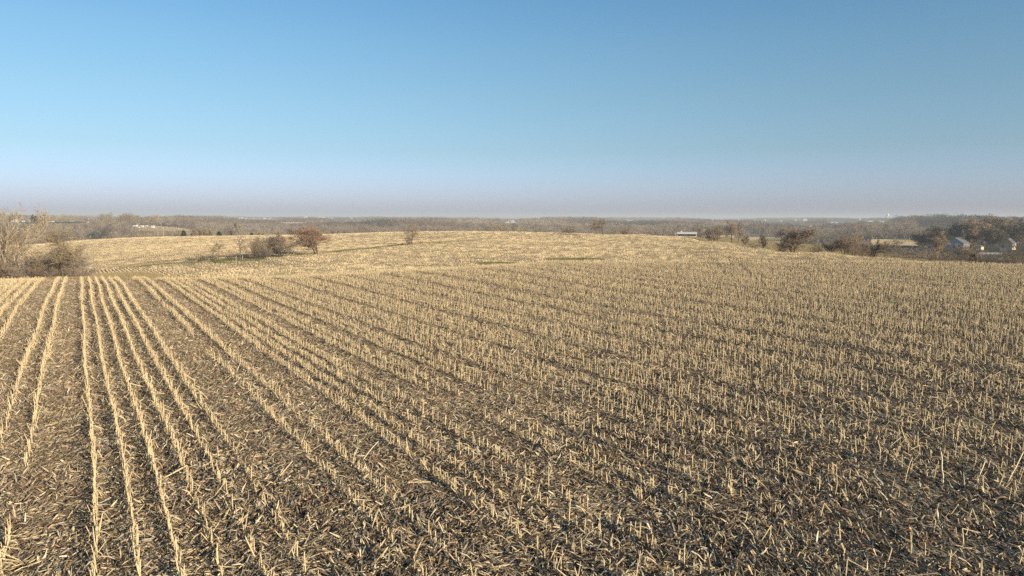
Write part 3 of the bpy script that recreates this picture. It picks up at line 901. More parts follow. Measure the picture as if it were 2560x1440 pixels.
def field_patches(name, which, d0, d1, yaw_dir, label, zscale=1.0, seed=1, lane=None):
    ca, sa = math.cos(yaw_dir), math.sin(yaw_dir)          # along-row direction
    al = np.array([ca, sa]); ac = np.array([sa, -ca])
    span = 480
    a = np.arange(-span, span, 1.5); c = np.arange(-span, span, 1.52)
    A, Cc = np.meshgrid(a, c, indexing='ij')
    x = (A * al[0] + Cc * ac[0]).ravel(); y = (A * al[1] + Cc * ac[1]).ravel(); Cc = Cc.ravel(); A = A.ravel()
    m = (y > d0) & (y < d1) & (np.abs(x) < y * .76 + 4)
    x, y, Cc, A = x[m], y[m], Cc[m], A[m]
    near, fl, g, px, py, dg = field_masks(x, y)
    m = (near if which == 'near' else fl) & (g < .35)
    x, y, Cc, A = x[m], y[m], Cc[m], A[m]
    trk = np.ones(len(x))
    for tr in TRACKS:
        d, _ = dist_line(x, y, tr); trk = np.where(d < .6, .7, trk)
    n = len(x)
    r = np.random.default_rng(seed)
    x = x + r.uniform(-.08, .08, n); y = y + r.uniform(-.08, .08, n)
    yaw = np.full(n, yaw_dir - math.pi / 2) + r.normal(0, .03, n) + np.where(r.uniform(0, 1, n) < .5, math.pi, 0)
    rot = tilt_rot(normal_at(x, y), yaw)
    # lower stubble in harvest lanes and on bare knolls
    ln = vnoise(Cc / 3.2 + 40, A / 60, seed + 3)
    kn = fbm(Cc / 16, A / 60, seed + 9, 3)
    zs = zscale * (.5 + .75 * np.clip(ln * 1.3 - .1, 0, 1)) * (.75 + .5 * kn) * trk
    s = r.uniform(.97, 1.05, n)
    _, _, _, px, py, dg = field_masks(x, y)
    dull = fbm(Cc / 14 + 3, A / 75, seed + 31, 3) * .9 + .45 * vnoise(Cc / 4.2, A / 90, seed + 13) - (.42 if which == 'near' else .50)
    if which == 'near':
        dull += .38 * np.clip((1500 - px) / 300, 0, 1) * np.clip((py - 596) / 10, 0, 1) * np.clip((672 - py) / 8, 0, 1)
    idx = np.where(r.uniform(0, 1, n) < dull, r.integers(7, 11, n), r.integers(0, 7, n))
    scatter(name, PATCH, np.stack([x, y, Z(x, y)], 1), rot, np.stack([s, s, zs], 1), idx, label, 'stubble')
field_patches('middle_stubble', 'near', NEAR_D - 1, 410, math.atan2(RD[1], RD[0]), 'pale corn stubble on the middle of the hill', 1.0, 1)
gv = GULLY[-1] - GULLY[0]
field_patches('far_stubble', 'far', 100, 420, math.atan2(gv[1], gv[0]) + .12, 'pale corn stubble on the slope beyond the grassy gully', .9, 2)

def far_fields():
    r = np.random.default_rng(17)
    PX, PY, S = [], [], []
    for (x0, x1, y0, y1, dd) in OPEN:
        if x0 < 30 or x0 in (2290, 1895, 2060, 1800, 2250, 1640, 2030, 1255, 1330): continue
        d = np.linspace(410, 4600, 2600); u = (np.array([x0, (x0 + x1) / 2, x1]) - 1280) / F
        dmin, dmax = 1e9, 0
        for uu in u:
            zz = Z(uu * d, d); _, py = project(uu * d, d, zz)
            k = (py > y0 - .5) & (py < y1 + .5) & (d < dd * 1.05)
            if k.any(): dmin = min(dmin, d[k].min()); dmax = max(dmax, d[k].max())
        if dmax <= dmin: continue
        st = 1.6 if dmax < 1200 else 12.0
        ys = np.arange(dmin, dmax, st)
        for y in ys:
            xs = np.arange(u[0] * y, u[2] * y, st)
            PX.append(xs + r.uniform(-.1, .1, len(xs)) * st); PY.append(np.full(len(xs), y)); S.append(np.full(len(xs), st / 1.52))
    x, y, sc_ = np.concatenate(PX), np.concatenate(PY), np.concatenate(S)
    k = len(x); print('far field patches', k)
    scatter('distant_stubble', PATCH[:7], np.stack([x, y, Z(x, y)], 1), tilt_rot(normal_at(x, y, 3), rad(30) + np.where(r.uniform(0, 1, k) < .5, math.pi, 0)),
            np.stack([sc_, sc_, np.where(sc_ > 2, 2.2, np.where(x < 0, .35, 1.0))], 1), r.integers(0, 7, k), 'pale stubble on the small fields between the distant woods', 'stubble')
far_fields()

# ------------------------------------------------------------------ grass
def tuft_mesh(seed, n, mat, h=.22, spread=.3):
    r = np.random.default_rng(seed)
    S = []
    for _ in range(n):
        x, y = r.uniform(-spread, spread, 2); a = r.uniform(0, 6.28); l = r.uniform(.4, 1) * h
        S.append((x, y, -.02, x + math.cos(a) * l * .5, y + math.sin(a) * l * .5, l, .012, .003))
    return segs_mesh('tuft', S, 2, mat, r.uniform(0, .5, n))
def grass():
    pr = [tuft_mesh(i, 60, M_GRASS) for i in range(4)]
    dr = [tuft_mesh(20 + i, 50, M_DRYGRASS, .5, .5) for i in range(4)]
    n = 260000
    y = np.exp(rng.uniform(math.log(95), math.log(400), n)); x = rng.uniform(-.74, .74, n) * y
    near, fl, g, px, py, dg = field_masks(x, y)
    m = (g > .3) & (y > 95)
    x1, y1 = x[m], y[m]
    k = len(x1)
    scatter('green_grass', pr, np.stack([x1, y1, Z(x1, y1)], 1), np.stack([np.zeros(k), np.zeros(k), rng.uniform(0, 6.28, k)], 1), rng.uniform(.7, 1.5, k), rng.integers(0, 4, k),
            'short green grass growing in the wet strips of the field', 'grass')
    m = (~near) & (~fl) & (g <= .3) & (y < 400) & (((px < 640) & (y < 170)) | ((px > 1650) & (px < 2350) & (y < 330)) | (dg < 4))
    m &= rng.uniform(0, 1, n) < .8
    x1, y1 = x[m], y[m]
    k = len(x1)
    scatter('dry_grass', dr, np.stack([x1, y1, Z(x1, y1)], 1), np.stack([np.zeros(k), np.zeros(k), rng.uniform(0, 6.28, k)], 1), rng.uniform(.6, 1.5, k), rng.integers(0, 4, k),
            'dry tan grass on the rough margins around the field', 'grass')
grass()

# ------------------------------------------------------------------ trees
def grow_tree(seed, h=8.0, style='round', dens=1.0, lean=(0, 0)):
    """returns limb segments and twig segments of a leafless tree of height h (base at origin)"""
    r = random.Random(seed)
    limbs, twigs = [], []
    def rv(s): return Vector((r.gauss(0, s), r.gauss(0, s), r.gauss(0, s)))
    P = dict(
        round=dict(stems=1, trunk=.30, spread=.75, up=.10, kids=(9, 6, 6, 5), ratio=.62, droop=0),
        vase=dict(stems=4, trunk=.06, spread=.55, up=.16, kids=(7, 6, 5, 5), ratio=.58, droop=0),
        tall=dict(stems=1, trunk=.42, spread=.55, up=.18, kids=(8, 5, 5, 4), ratio=.52, droop=0),
        dome=dict(stems=2, trunk=.42, spread=.95, up=.05, kids=(8, 6, 5, 5), ratio=.60, droop=.05),
        shrub=dict(stems=10, trunk=.02, spread=.80, up=.06, kids=(7, 6, 5, 0), ratio=.50, droop=0),
        globe=dict(stems=3, trunk=.16, spread=.80, up=.06, kids=(9, 6, 6, 5), ratio=.62, droop=0),
        fan=dict(stems=2, trunk=.28, spread=.45, up=.22, kids=(9, 6, 5, 4), ratio=.60, droop=0))[style]
    def branch(p, d, L, ra, lev, spread):
        n = 5 if lev == 0 else 4 if lev == 1 else 3 if lev == 2 else 2
        pts = [p]; dirs = [d]
        for i in range(n):
            d = (d + rv(.10 + .05 * lev) + Vector((0, 0, P['up'] * (.6 if lev else .3) - P['droop'] * lev))).normalized()
            p = p + d * (L / n)
            pts.append(p); dirs.append(d)
        out = limbs if lev <= 1 else twigs
        for i in range(n):
            f0, f1 = i / n, (i + 1) / n
            out.append((*pts[i], *pts[i + 1], ra * (1 - .7 * f0), ra * (1 - .7 * f1)))
        if lev >= 4: return
        kids = P['kids'][lev] if lev < 4 else 0
        kids = int(round(kids * (dens if lev >= 1 else 1)))
        for k in range(kids):
            f = (P['trunk'] / max(.3, 1) if lev == 0 else .15)
            f0 = P['trunk'] if lev == 0 else .2
            t = f0 + (1 - f0) * (k + r.random()) / kids
            t = min(t, .999)
            i = int(t * n); fr = t * n - i
            q = pts[i].lerp(pts[i + 1], fr)
            dd = dirs[i + 1]
            a = r.uniform(0, 6.283)
            perp = dd.orthogonal().normalized()
            perp = Matrix.Rotation(a, 3, dd) @ perp
            ang = spread * r.uniform(.7, 1.25)
            nd = (dd * math.cos(ang) + perp * math.sin(ang)).normalized()
            if nd.z < -.25: nd.z *= -.3; nd.normalize()
            LL = L * P['ratio'] * r.uniform(.65, 1.1) * (1.15 - .55 * (t if lev == 0 else t * .6))
            branch(q, nd, LL, max(ra * (1 - .7 * t) * .55, .006), lev + 1, spread)
    for s in range(P['stems']):
        if P['stems'] == 1:
            d = Vector((lean[0], lean[1], 1)).normalized(); p = Vector((0, 0, -.15)); L = h * .72
        else:
            a = 6.283 * (s + r.random() * .6) / P['stems']
            k = {'globe': .34, 'vase': .42, 'shrub': .8, 'dome': .16, 'fan': .22}[style] * r.uniform(.5, 1.2)
            d = Vector((math.cos(a) * k + lean[0], math.sin(a) * k + lean[1], 1)).normalized(); p = Vector((math.cos(a) * .12, math.sin(a) * .12, -.15)); L = h * (.66 if style != 'shrub' else .6) * r.uniform(.8, 1.05)
        branch(p, d, L, h * (.022 if P['stems'] == 1 else .014 if P['stems'] < 5 else .007), 0, P['spread'])
    S = np.array(limbs + twigs)
    z = S[:, 5].max()
    k = h / z
    limbs = np.array(limbs) * k; twigs = np.array(twigs) * k
    return limbs, twigs

tree_cache = {}
def tree_meshes(key, seed, style, bark, twig, dens, lean, tw):
    if key not in tree_cache:
        a, b = grow_tree(seed, 8.0, style, dens, lean)
        b = b.copy(); b[:, 6] = np.maximum(b[:, 6] * tw, .015 * tw); b[:, 7] = np.maximum(b[:, 7] * tw, .008 * tw)
        ma = segs_mesh('trunk', a, 5, bark)
        mb = segs_mesh('crown', b, 2, twig, np.random.default_rng(seed).uniform(0, .25, len(b)))
        tree_cache[key] = (ma, mb)
    return tree_cache[key]

tree_bases = []
def tree(name, px, d, hpx, style, seed, bark, twig, label, cat='tree', group=None, wide=1.0, dens=1.0, lean=(0, 0), tw=1.0, rotz=None, key=None, base_py=None):
    """a leafless tree hpx photo-pixels tall standing at depth d in the column px"""
    fw = d * math.cos(PITCH)
    x = (px - 1280) / F * d
    z = float(Z(x, d))
    h = hpx * d / F
    key = key or (style, seed, bark.name, twig.name, dens, lean, tw)
    ma, mb = tree_meshes(key, seed, style, bark, twig, dens, lean, tw)
    e = link_obj(name, None)
    e.location = (x, d, z - .05)
    k = h / 8.0
    e.scale = (k * wide, k * wide, k)
    e.rotation_euler = (0, 0, (seed * 1.7) % 6.28 if rotz is None else rotz)
    link_obj('trunk', ma, e); link_obj('crown', mb, e)
    tag(e, label, cat, group)
    tree_bases.append((x, d))
    return e

def d_at(px, py):
    x, y = hit(px, py); return y

# left clump
tree('bare_tree', 2, 108, 215, 'fan', 3, M_BARKPALE, M_TW_PALE, 'tall pale-barked bare tree leaning right at the left edge', lean=(.34, 0), rotz=0, wide=1.15, tw=1.1, dens=.8)
tree('bare_tree', -45, 106, 165, 'fan', 4, M_BARKPALE, M_TW_BROWN, 'bare tree with fine branches cut off by the left edge of the picture', rotz=0, lean=(.2, 0), tw=1.1)
tree('bare_tree', 30, 106, 105, 'tall', 5, M_BARKPALE, M_TW_BROWN, 'slanting pale trunk in the thicket beside the tall pale tree', lean=(.45, 0), rotz=0)
tree('willow_tree', 150, 103, 148, 'dome', 6, M_BARK, M_TW_OCHRE, 'yellowish domed tree rising over the thicket at the left', rotz=0, wide=.9, dens=1.2, tw=1.15)
tree('bare_tree', 118, 116, 110, 'round', 7, M_BARK, M_TW_GREY, 'grey bare tree just left of the yellowish domed tree', wide=.8)
sp = [(-30, 106, 100), (5, 104, 88), (22, 112, 92), (48, 103, 78), (62, 110, 90), (80, 105, 66), (96, 103, 72), (112, 108, 82), (128, 103, 62), (146, 106, 70), (163, 104, 74), (178, 108, 80), (190, 104, 56), (204, 108, 46), (70, 118, 95), (20, 120, 100), (140, 120, 92), (172, 118, 78)]
for i, (px, d, h) in enumerate(sp):
    tree('thicket_shrub', px, d, h * [1.0, .7, 1.15, .62, 1.3, .8, .9][i % 7], ['shrub', 'vase', 'shrub', 'globe'][i % 4], 10 + i % 5, M_BARK, [M_TW_GREY, M_TW_BROWN, M_TW_BROWN, M_TW_GREY][i % 4],
         '%s grey-brown bush in the left thicket, %s' % (['tangled', 'low', 'tall', 'small', 'tallest dense', 'ragged', 'rounded'][i % 7], ('at the picture edge', 'at the foot of the leaning pale tree', 'left of the yellowish tree', 'below the yellowish tree', 'at its right end')[min(4, max(0, int((px + 30) / 48)))]), 'bush', 'bushes of the left thicket', wide=1.25, dens=1.1, tw=1.2, rotz=i * 1.3)
# gully
for px, py, h, w, lb in [(478, 655, 17, 2.2, 'lowest dark bush at the left end of the gully'), (505, 654, 18, 2.0, 'dark low bush left of the small gully tree'), (530, 652, 22, 1.7, 'dark rounded bush behind the small gully tree'), (572, 650, 18, 1.8, 'dark low bush between the two thin gully trees')]:
    tree('low_bush', px, d_at(px, py), h, 'shrub', 11, M_BARKDARK, M_TW_DARK, lb, 'bush', wide=w * .62, dens=1.2, tw=1.8)
tree('small_tree', 546, d_at(546, 655), 56, 'round', 21, M_BARK, M_TW_BROWN, 'small thin-branched tree at the left end of the gully', tw=1.3)
tree('slender_tree', 599, d_at(599, 650), 66, 'tall', 22, M_BARK, M_TW_GREY, 'slender grey tree with a clear trunk in the gully', tw=1.3, wide=1.25)
tree('gully_tree', 640, d_at(640, 647), 60, 'globe', 23, M_BARK, M_TW_BROWN, 'bushy tree at the left of the dense gully clump', tw=1.25, wide=1.35)
tree('gully_tree', 668, d_at(668, 645), 68, 'globe', 24, M_BARKDARK, M_TW_GREY, 'darkest bushy tree in the middle of the gully clump', tw=1.3, dens=1.1, wide=1.25)
tree('gully_tree', 702, d_at(702, 643), 62, 'globe', 25, M_BARKDARK, M_TW_BROWN, 'wide bushy tree at the right of the gully clump', tw=1.25, wide=1.5, dens=1.1)
tree('gully_bush', 628, d_at(628, 648), 30, 'shrub', 12, M_BARK, M_TW_BROWN, 'low brown bush under the gully clump', 'bush', tw=1.5)
tree('gully_bush', 655, d_at(655, 648), 34, 'shrub', 13, M_BARKDARK, M_TW_DARK, 'dark bush at the foot of the gully clump', 'bush', tw=1.5, wide=.9)
tree('rusty_tree', 791, d_at(791, 637), 74, 'globe', 27, M_BARK, M_TW_RUST, 'rust-coloured round tree standing alone in the gully', tw=1.5, wide=1.45, dens=1.2)
tree('gully_tree', 1030, d_at(1030, 612), 52, 'round', 28, M_BARKDARK, M_TW_BROWN, 'bare tree with an overgrown base near the top of the gully', tw=1.9, wide=1.15)
tree('overgrown_stump', 1021, d_at(1021, 612), 26, 'shrub', 14, M_BARK, M_TW_RED, 'reddish bramble mound round the base of the upper gully tree', 'bush', tw=2.4, wide=.6, dens=1.2)
for i, (px, py, h, w) in enumerate([(975, 617, 6, 2.2), (993, 615, 7, 2.0), (1008, 614, 9, 1.6)]):
    tree('hedge_bush', px, d_at(px, py), h, 'shrub', 15, M_BARK, M_TW_RED, 'low reddish bramble in the line left of the upper gully tree', 'bush', 'low brambles left of the upper gully tree', wide=w, tw=2.2)
tree('small_bush', 1052, d_at(1052, 611), 12, 'shrub', 15, M_BARK, M_TW_BROWN, 'small brown bush right of the upper gully tree', 'bush', wide=.9, tw=2.2)
# on the skyline
tree('skyline_tree', 1490, 318, 46, 'round', 31, M_BARKDARK, M_TW_BROWN, 'left one of the two dark trees on the field skyline', wide=.85, tw=2.2)
tree('skyline_tree', 1506, 312, 44, 'round', 32, M_BARKDARK, M_TW_BROWN, 'right one of the two dark trees on the field skyline', wide=1.0, tw=2.2)
tree('skyline_bush', 1425, 336, 20, 'shrub', 33, M_BARK, M_TW_RED, 'rusty rounded bush on the skyline left of the two dark trees', 'bush', wide=1.7, tw=2.6)
tree('skyline_bush', 1560, 322, 20, 'shrub', 34, M_BARK, M_TW_RED, 'reddish bush on the skyline right of the two dark trees', 'bush', wide=1.2, tw=2.6)
tree('skyline_bush', 1534, 316, 7, 'shrub', 33, M_BARK, M_TW_RED, 'low brush on the skyline just right of the two dark trees', 'bush', wide=2.2, tw=2.6)
# trees behind the left field's rim
for (px, d, h, st, seed, tw_, lb, w) in [(461, 432, 34, 'x', 1, None, 'bright green cedar behind the rim of the left field', 1), (549, 440, 34, 'x', 2, None, 'dull green cedar in the middle of the trees behind the left field', 1), (632, 450, 34, 'x', 3, None, 'small green cedar right of the pale tall tree', 1),
    (484, 436, 44, 'vase', 41, M_TW_BROWN, 'brown bare tree right of the bright green cedar', 1.1), (508, 440, 46, 'vase', 42, M_TW_RED, 'reddish bare tree between the two left cedars', .8), (526, 444, 52, 'vase', 43, M_TW_PALE, 'pale round tree left of the dull green cedar', .9),
    (574, 448, 46, 'vase', 44, M_TW_RED, 'low reddish tree behind the slender gully tree', 1), (598, 440, 68, 'tall', 45, M_TW_PALE, 'tall pale tree rising highest behind the left field', 1.4), (655, 450, 42, 'vase', 46, M_TW_PALE, 'pale spreading tree behind the gully clump', 1.1), (695, 452, 44, 'vase', 41, M_TW_BROWN, 'olive-brown tree behind the right of the gully clump', 1.2),
    (738, 452, 52, 'vase', 42, M_TW_RED, 'reddish tree behind the rim left of the rusty tree', 1.2), (840, 455, 44, 'vase', 42, M_TW_RED, 'reddish tree behind the rim right of the rusty tree', .9)]:
    if st == 'x': continue
    tree('rim_tree', px, d, h * .8, st, seed, M_BARK, tw_, lb, wide=w * .8, tw=2.6)
# right hedgerow
for (px, d, h, st, seed, bk, tw_, lb, w) in [
    (1790, 262, 50, 'globe', 51, M_BARK, M_TW_BROWN, 'fan-shaped brown tree left of the shaded bank', .9),
    (1828, 218, 62, 'round', 52, M_BARKDARK, M_TW_BROWN, 'brown tree with dark trunk on the shaded bank', 1.15),
    (1842, 226, 60, 'tall', 53, M_BARK, M_TW_RED, 'slim reddish tree beside the dark-trunked one on the bank', .9),
    (1880, 205, 26, 'shrub', 54, M_BARKDARK, M_TW_BROWN, 'low dark brush right of the bank trees', 1.1),
    (1862, 240, 32, 'vase', 54, M_BARK, M_TW_BROWN, 'small tree standing in the dry grass behind the bank trees', .8),
    (1907, 192, 38, 'vase', 55, M_BARKDARK, M_TW_DARK, 'small dark tree alone on the field edge', .7),
    (1980, 172, 66, 'globe', 56, M_BARKDARK, M_TW_RED, 'orange-brown spreading tree on the right field edge', 1.15),
    (1955, 172, 34, 'shrub', 54, M_BARK, M_TW_BROWN, 'low twiggy bush under the orange-brown tree', .9),
    (2042, 162, 34, 'shrub', 55, M_BARKDARK, M_TW_DARK, 'dark bush right of the orange-brown tree', .8),
    (2075, 156, 46, 'vase', 57, M_BARKDARK, M_TW_GREY, 'grey many-stemmed tree in the right hedgerow', 1.1),
    (2108, 152, 48, 'globe', 58, M_BARKDARK, M_TW_BROWN, 'brown many-stemmed tree left of the dark-topped tree', 1.0),
    (2132, 160, 62, 'dome', 59, M_BARKDARK, M_TW_BROWN, 'dark flat-topped tree in the right hedgerow', .95),
    (2152, 148, 44, 'shrub', 55, M_BARK, M_TW_RED, 'rusty brush below the dark flat-topped tree', 1.0),
    (2178, 152, 52, 'vase', 57, M_BARKDARK, M_TW_BROWN, 'brown tree right of the dark flat-topped tree', .9),
    (2215, 150, 56, 'dome', 60, M_BARK, M_TW_OCHRE, 'olive domed tree beside the bright distant field', .95),
    (2248, 144, 34, 'shrub', 54, M_BARK, M_TW_BROWN, 'brown brush below the bright distant field', 1.2),
    (2285, 142, 34, 'shrub', 13, M_BARK, M_TW_BROWN, 'lighter brown brush right of the olive tree', 1.3),
    (2312, 140, 32, 'shrub', 12, M_BARKDARK, M_TW_GREY, 'grey brush in front of the tall leaning tree', 1.2),
    (2340, 136, 40, 'shrub', 14, M_BARK, M_TW_RED, 'rusty brush left of the blue-grey house', 1.1),
    (2338, 190, 82, 'fan', 61, M_BARKPALE, M_TW_BROWN, 'tall leaning pale tree left of the blue-grey house', 1.0),
    (2390, 134, 42, 'shrub', 11, M_BARKDARK, M_TW_DARK, 'very dark bush in front of the blue-grey house', 1.1),
    (2368, 132, 30, 'shrub', 13, M_BARK, M_TW_BROWN, 'brown bush on the field edge before the blue-grey house', 1.1),
    (2418, 200, 60, 'dome', 62, M_BARKDARK, M_TW_BROWN, 'crooked dark tree in front of the blue-grey house', 1.0),
    (2470, 128, 34, 'shrub', 12, M_BARKDARK, M_TW_DARK, 'nearly black bush on the field edge at the right', .8),
    (2440, 128, 30, 'shrub', 14, M_BARK, M_TW_RED, 'reddish bush between the cedar and the black bush', 1.1),
    (2505, 126, 28, 'shrub', 15, M_BARK, M_TW_GREY, 'low grey bush at the right field edge', 1.5),
    (2548, 122, 58, 'shrub', 10, M_BARK, M_TW_BROWN, 'big brown bush cut off by the right edge', 1.2)]:
    tree('hedgerow_tree' if st != 'shrub' else 'hedgerow_bush', px, d, h + (0 if d > 200 else 8), st, seed, bk, tw_, lb, 'tree' if st != 'shrub' else 'bush', wide=w, tw=1.5, dens=1.1)
# trees round the two houses
for (px, d, h, seed, st, tw_, w, lb) in [(2345, 430, 62, 63, 'globe', M_TW_DARK, 1.2, 'dark round tree left behind the blue-grey house'), (2385, 455, 72, 64, 'globe', M_TW_DARK, 1.3, 'dark tree arching over the blue-grey house'), (2428, 450, 74, 65, 'globe', M_TW_BROWN, 1.3, 'brown tree between the two houses'),
    (2462, 460, 84, 66, 'globe', M_TW_DARK, 1.3, 'tallest dark tree between the two houses'), (2500, 470, 86, 63, 'globe', M_TW_BROWN, 1.3, 'large brown tree behind the white-gabled house'), (2548, 450, 84, 64, 'globe', M_TW_DARK, 1.2, 'dark tree at the right edge beside the white-gabled house'),
    (2478, 405, 60, 65, 'globe', M_TW_DARK, 1.0, 'dark tree in front of and left of the white-gabled house'), (2402, 400, 52, 66, 'tall', M_TW_GREY, .9, 'thin grey tree before the blue-grey house'), (2310, 440, 52, 64, 'globe', M_TW_BROWN, 1.2, 'brown tree between the bright field and the houses'),
    (2590, 440, 80, 63, 'globe', M_TW_BROWN, 1.2, 'brown tree just off the right edge')]:
    if px > 2570: continue
    tree('yard_tree', px, d, h, st, seed, M_BARKDARK, tw_, lb, wide=w, tw=2.4, dens=1.1)

for i, (px, d, h, tw_, w, lb) in enumerate([
    (2262, 300, 30, M_TW_BROWN, 1.5, 'brown brush on the valley floor below the bright field'), (2300, 290, 34, M_TW_GREY, 1.4, 'grey brush on the valley floor left of the leaning tree'),
    (2352, 300, 34, M_TW_DARK, 1.3, 'dark brush hiding the left foot of the blue-grey house'), (2376, 330, 26, M_TW_DARK, 1.4, 'dark brush in front of the blue-grey house wall'),
    (2408, 290, 34, M_TW_DARK, 1.2, 'dark brush right of the blue-grey house foot'), (2438, 260, 30, M_TW_BROWN, 1.4, 'brown brush between the houses and the cedar'),
    (2492, 240, 24, M_TW_DARK, 1.6, 'dark low brush below the pale rail fence'), (2528, 250, 24, M_TW_BROWN, 1.6, 'brown low brush below the white-gabled house'),
    (2555, 330, 40, M_TW_DARK, 1.2, 'dark brush at the right edge beside the white-gabled house'), (2200, 330, 26, M_TW_BROWN, 1.6, 'brown brush in front of the bright field left end'),
    (2230, 170, 26, M_TW_GREY, 1.5, 'grey brush behind the olive domed tree'), (2325, 165, 30, M_TW_BROWN, 1.5, 'brown brush behind the grey brush on the field edge'),
    (2405, 160, 30, M_TW_GREY, 1.4, 'grey brush behind the very dark bush'), (2460, 165, 28, M_TW_DARK, 1.4, 'dark brush behind the cedar on the field edge'), (2520, 160, 30, M_TW_BROWN, 1.5, 'brown brush behind the low grey bush at the right')]):
    tree('valley_bush', px, d, h, 'shrub', 10 + i % 5, M_BARKDARK, tw_, lb, 'bush', wide=w, tw=1.9, rotz=i * 1.1)
def cedar_mesh(seed):
    r = np.random.default_rng(seed)
    S = []
    for _ in range(3200):
        z = r.uniform(.02, 1) ; a = r.uniform(0, 6.28)
        R = .34 * (1 - z) ** .7 + .03
        k = r.uniform(.35, 1.05) * (1 + .25 * math.sin(a * 3 + z * 17))
        x, y = math.cos(a) * R * k, math.sin(a) * R * k
        l = r.uniform(.03, .08)
        S.append((x, y, z, x + math.cos(a) * l, y + math.sin(a) * l, z + r.uniform(-.01, .05), .012, .003))
    return segs_mesh('crown', S, 2, M_GREEN, r.uniform(0, .5, len(S)))
CED = [cedar_mesh(1), cedar_mesh(2)]
CEDT = segs_mesh('trunk', [(0, 0, -.03, 0, 0, .9, .025, .006)], 5, M_BARK)
for i, (px, d, hpx, w, lb) in enumerate([(461, 424, 24, 1.1, 'bright green cedar behind the rim of the left field'), (549, 434, 23, 1.2, 'dull green cedar in the middle of the trees behind the left field'), (630, 440, 21, 1.1, 'small green cedar right of the pale tall tree'),
        (2432, 150, 44, 1.1, 'dark green cedar on the right field edge below the houses'), (93, 960, 20, 1.2, 'dark green cedar beside the pale sheds on the far left lawn'), (86, 965, 22, .7, 'narrow green cedar beside the pale sheds on the far left lawn')]):
    x = (px - 1280) / F * d
    e = link_obj('cedar_tree', None); h = hpx * d / F
    e.location = (x, d, float(Z(x, d)) - .05); e.scale = (h * w, h * w, h); e.rotation_euler = (0, 0, i * 1.1)
    link_obj('trunk', CEDT, e); link_obj('crown', CED[i % 2], e)
    tag(e, lb, 'cedar tree'); tree_bases.append((x, d))

# ------------------------------------------------------------------ buildings
M_WHITE = plain_mat('white_siding', (.66, .65, .62), .6, .05, 1)
M_CREAM = plain_mat('cream_siding', (.62, .54, .41), .7, .06, 1)
M_BLUE = plain_mat('blue_grey_siding', (.34, .40, .46), .7, .06, 1)
M_PINK = plain_mat('pale_pink_siding', (.70, .56, .48), .7, .06, 1)
M_ROOFG = plain_mat('grey_shingle_roof', (.16, .16, .17), .85, .15, 2)
M_ROOFM = plain_mat('pale_metal_roof', (.62, .62, .64), .8, .06, 1.5)
M_ROOFT = plain_mat('teal_roof', (.10, .26, .26), .6, .08, 1)
M_ROOFB = plain_mat('brown_shingle_roof', (.17, .11, .08), .85, .15, 2)
M_GLASS = plain_mat('dark_window_glass', (.03, .035, .045), .15, .1, 1)
M_DARK = plain_mat('dark_eaves_shade', (.02, .02, .02), .9, .1, 1)  # near-black colour for the barn's shaded front
M_TRIM = plain_mat('weathered_trim', (.42, .42, .40), .5, .04, 1)

def box_mesh(name, x0, x1, y0, y1, z0, z1, mat):
    V = [(x0, y0, z0), (x1, y0, z0), (x1, y1, z0), (x0, y1, z0), (x0, y0, z1), (x1, y0, z1), (x1, y1, z1), (x0, y1, z1)]
    Fq = [(0, 3, 2, 1), (4, 5, 6, 7), (0, 1, 5, 4), (1, 2, 6, 5), (2, 3, 7, 6), (3, 0, 4, 7)]
    return mesh_np(name, V, np.array(Fq), mat)

def house_parts(e, w, dp, h, rh, wall, roof, detail=False, over=.3):
    """gabled house, ridge along x; w along x, dp along y, wall height h, roof rise rh"""
    V = [(-w/2, -dp/2, -1), (w/2, -dp/2, -1), (w/2, dp/2, -1), (-w/2, dp/2, -1), (-w/2, -dp/2, h), (w/2, -dp/2, h), (w/2, dp/2, h), (-w/2, dp/2, h), (-w/2, 0, h + rh), (w/2, 0, h + rh)]
    Q = [(0, 1, 5, 4), (2, 3, 7, 6)]
    P5 = [(1, 2, 6, 9, 5), (3, 0, 4, 8, 7)]
    link_obj('wall', mesh_np('wall', V, [np.array(Q), np.array(P5)], wall), e)
    o = over; t = .18; zr = h + rh + .03; ze = h - o * rh / (dp / 2) + .03
    a, b = w / 2 + o, dp / 2 + o
    V = [(-a, -b, ze), (a, -b, ze), (a, 0, zr), (-a, 0, zr), (a, b, ze), (-a, b, ze)]
    V2 = [(x, y, z + t) for x, y, z in V]
    Fq = [(6, 7, 8, 9), (9, 8, 10, 11), (0, 3, 2, 1), (3, 5, 4, 2), (0, 1, 7, 6), (4, 5, 11, 10), (1, 2, 8, 7), (2, 4, 10, 8), (0, 6, 9, 3), (3, 9, 11, 5)]
    ro = link_obj('roof', mesh_np('roof', V + V2, np.array(Fq), roof), e)
    return ro

def window(e, x, z, w, h, face, off):
    """a window with a frame and pane proud of the wall; face 'front' (-y) or 'gable' (+x) or 'left' (-x)"""
    def b(nm, a0, a1, z0, z1, t, mat, par):
        if face == 'front': m = box_mesh(nm, a0, a1, -off - t, -off + .02, z0, z1, mat)
        elif face == 'gable': m = box_mesh(nm, off - .02, off + t, a0, a1, z0, z1, mat)
        else: m = box_mesh(nm, -off - t, -off + .02, a0, a1, z0, z1, mat)
        return link_obj(nm, m, par)
    f = b('window', x - w / 2 - .1, x + w / 2 + .1, z - h / 2 - .1, z + h / 2 + .1, .05, M_TRIM, e)
    b('pane', x - w / 2, x + w / 2, z - h / 2, z + h / 2, .08, M_GLASS, f)

def thing(name, x, y, rot, label, cat, group=None, dz=0):
    e = link_obj(name, None)
    e.location = (x, y, float(Z(x, y)) + dz); e.rotation_euler = (0, 0, rot)
    tag(e, label, cat, group)
    return e

sight = []      # boxes (x0, x1, y0, y1, depth) kept free of woodland trees in front
def at_px(px, d): return (px - 1280) / F * d

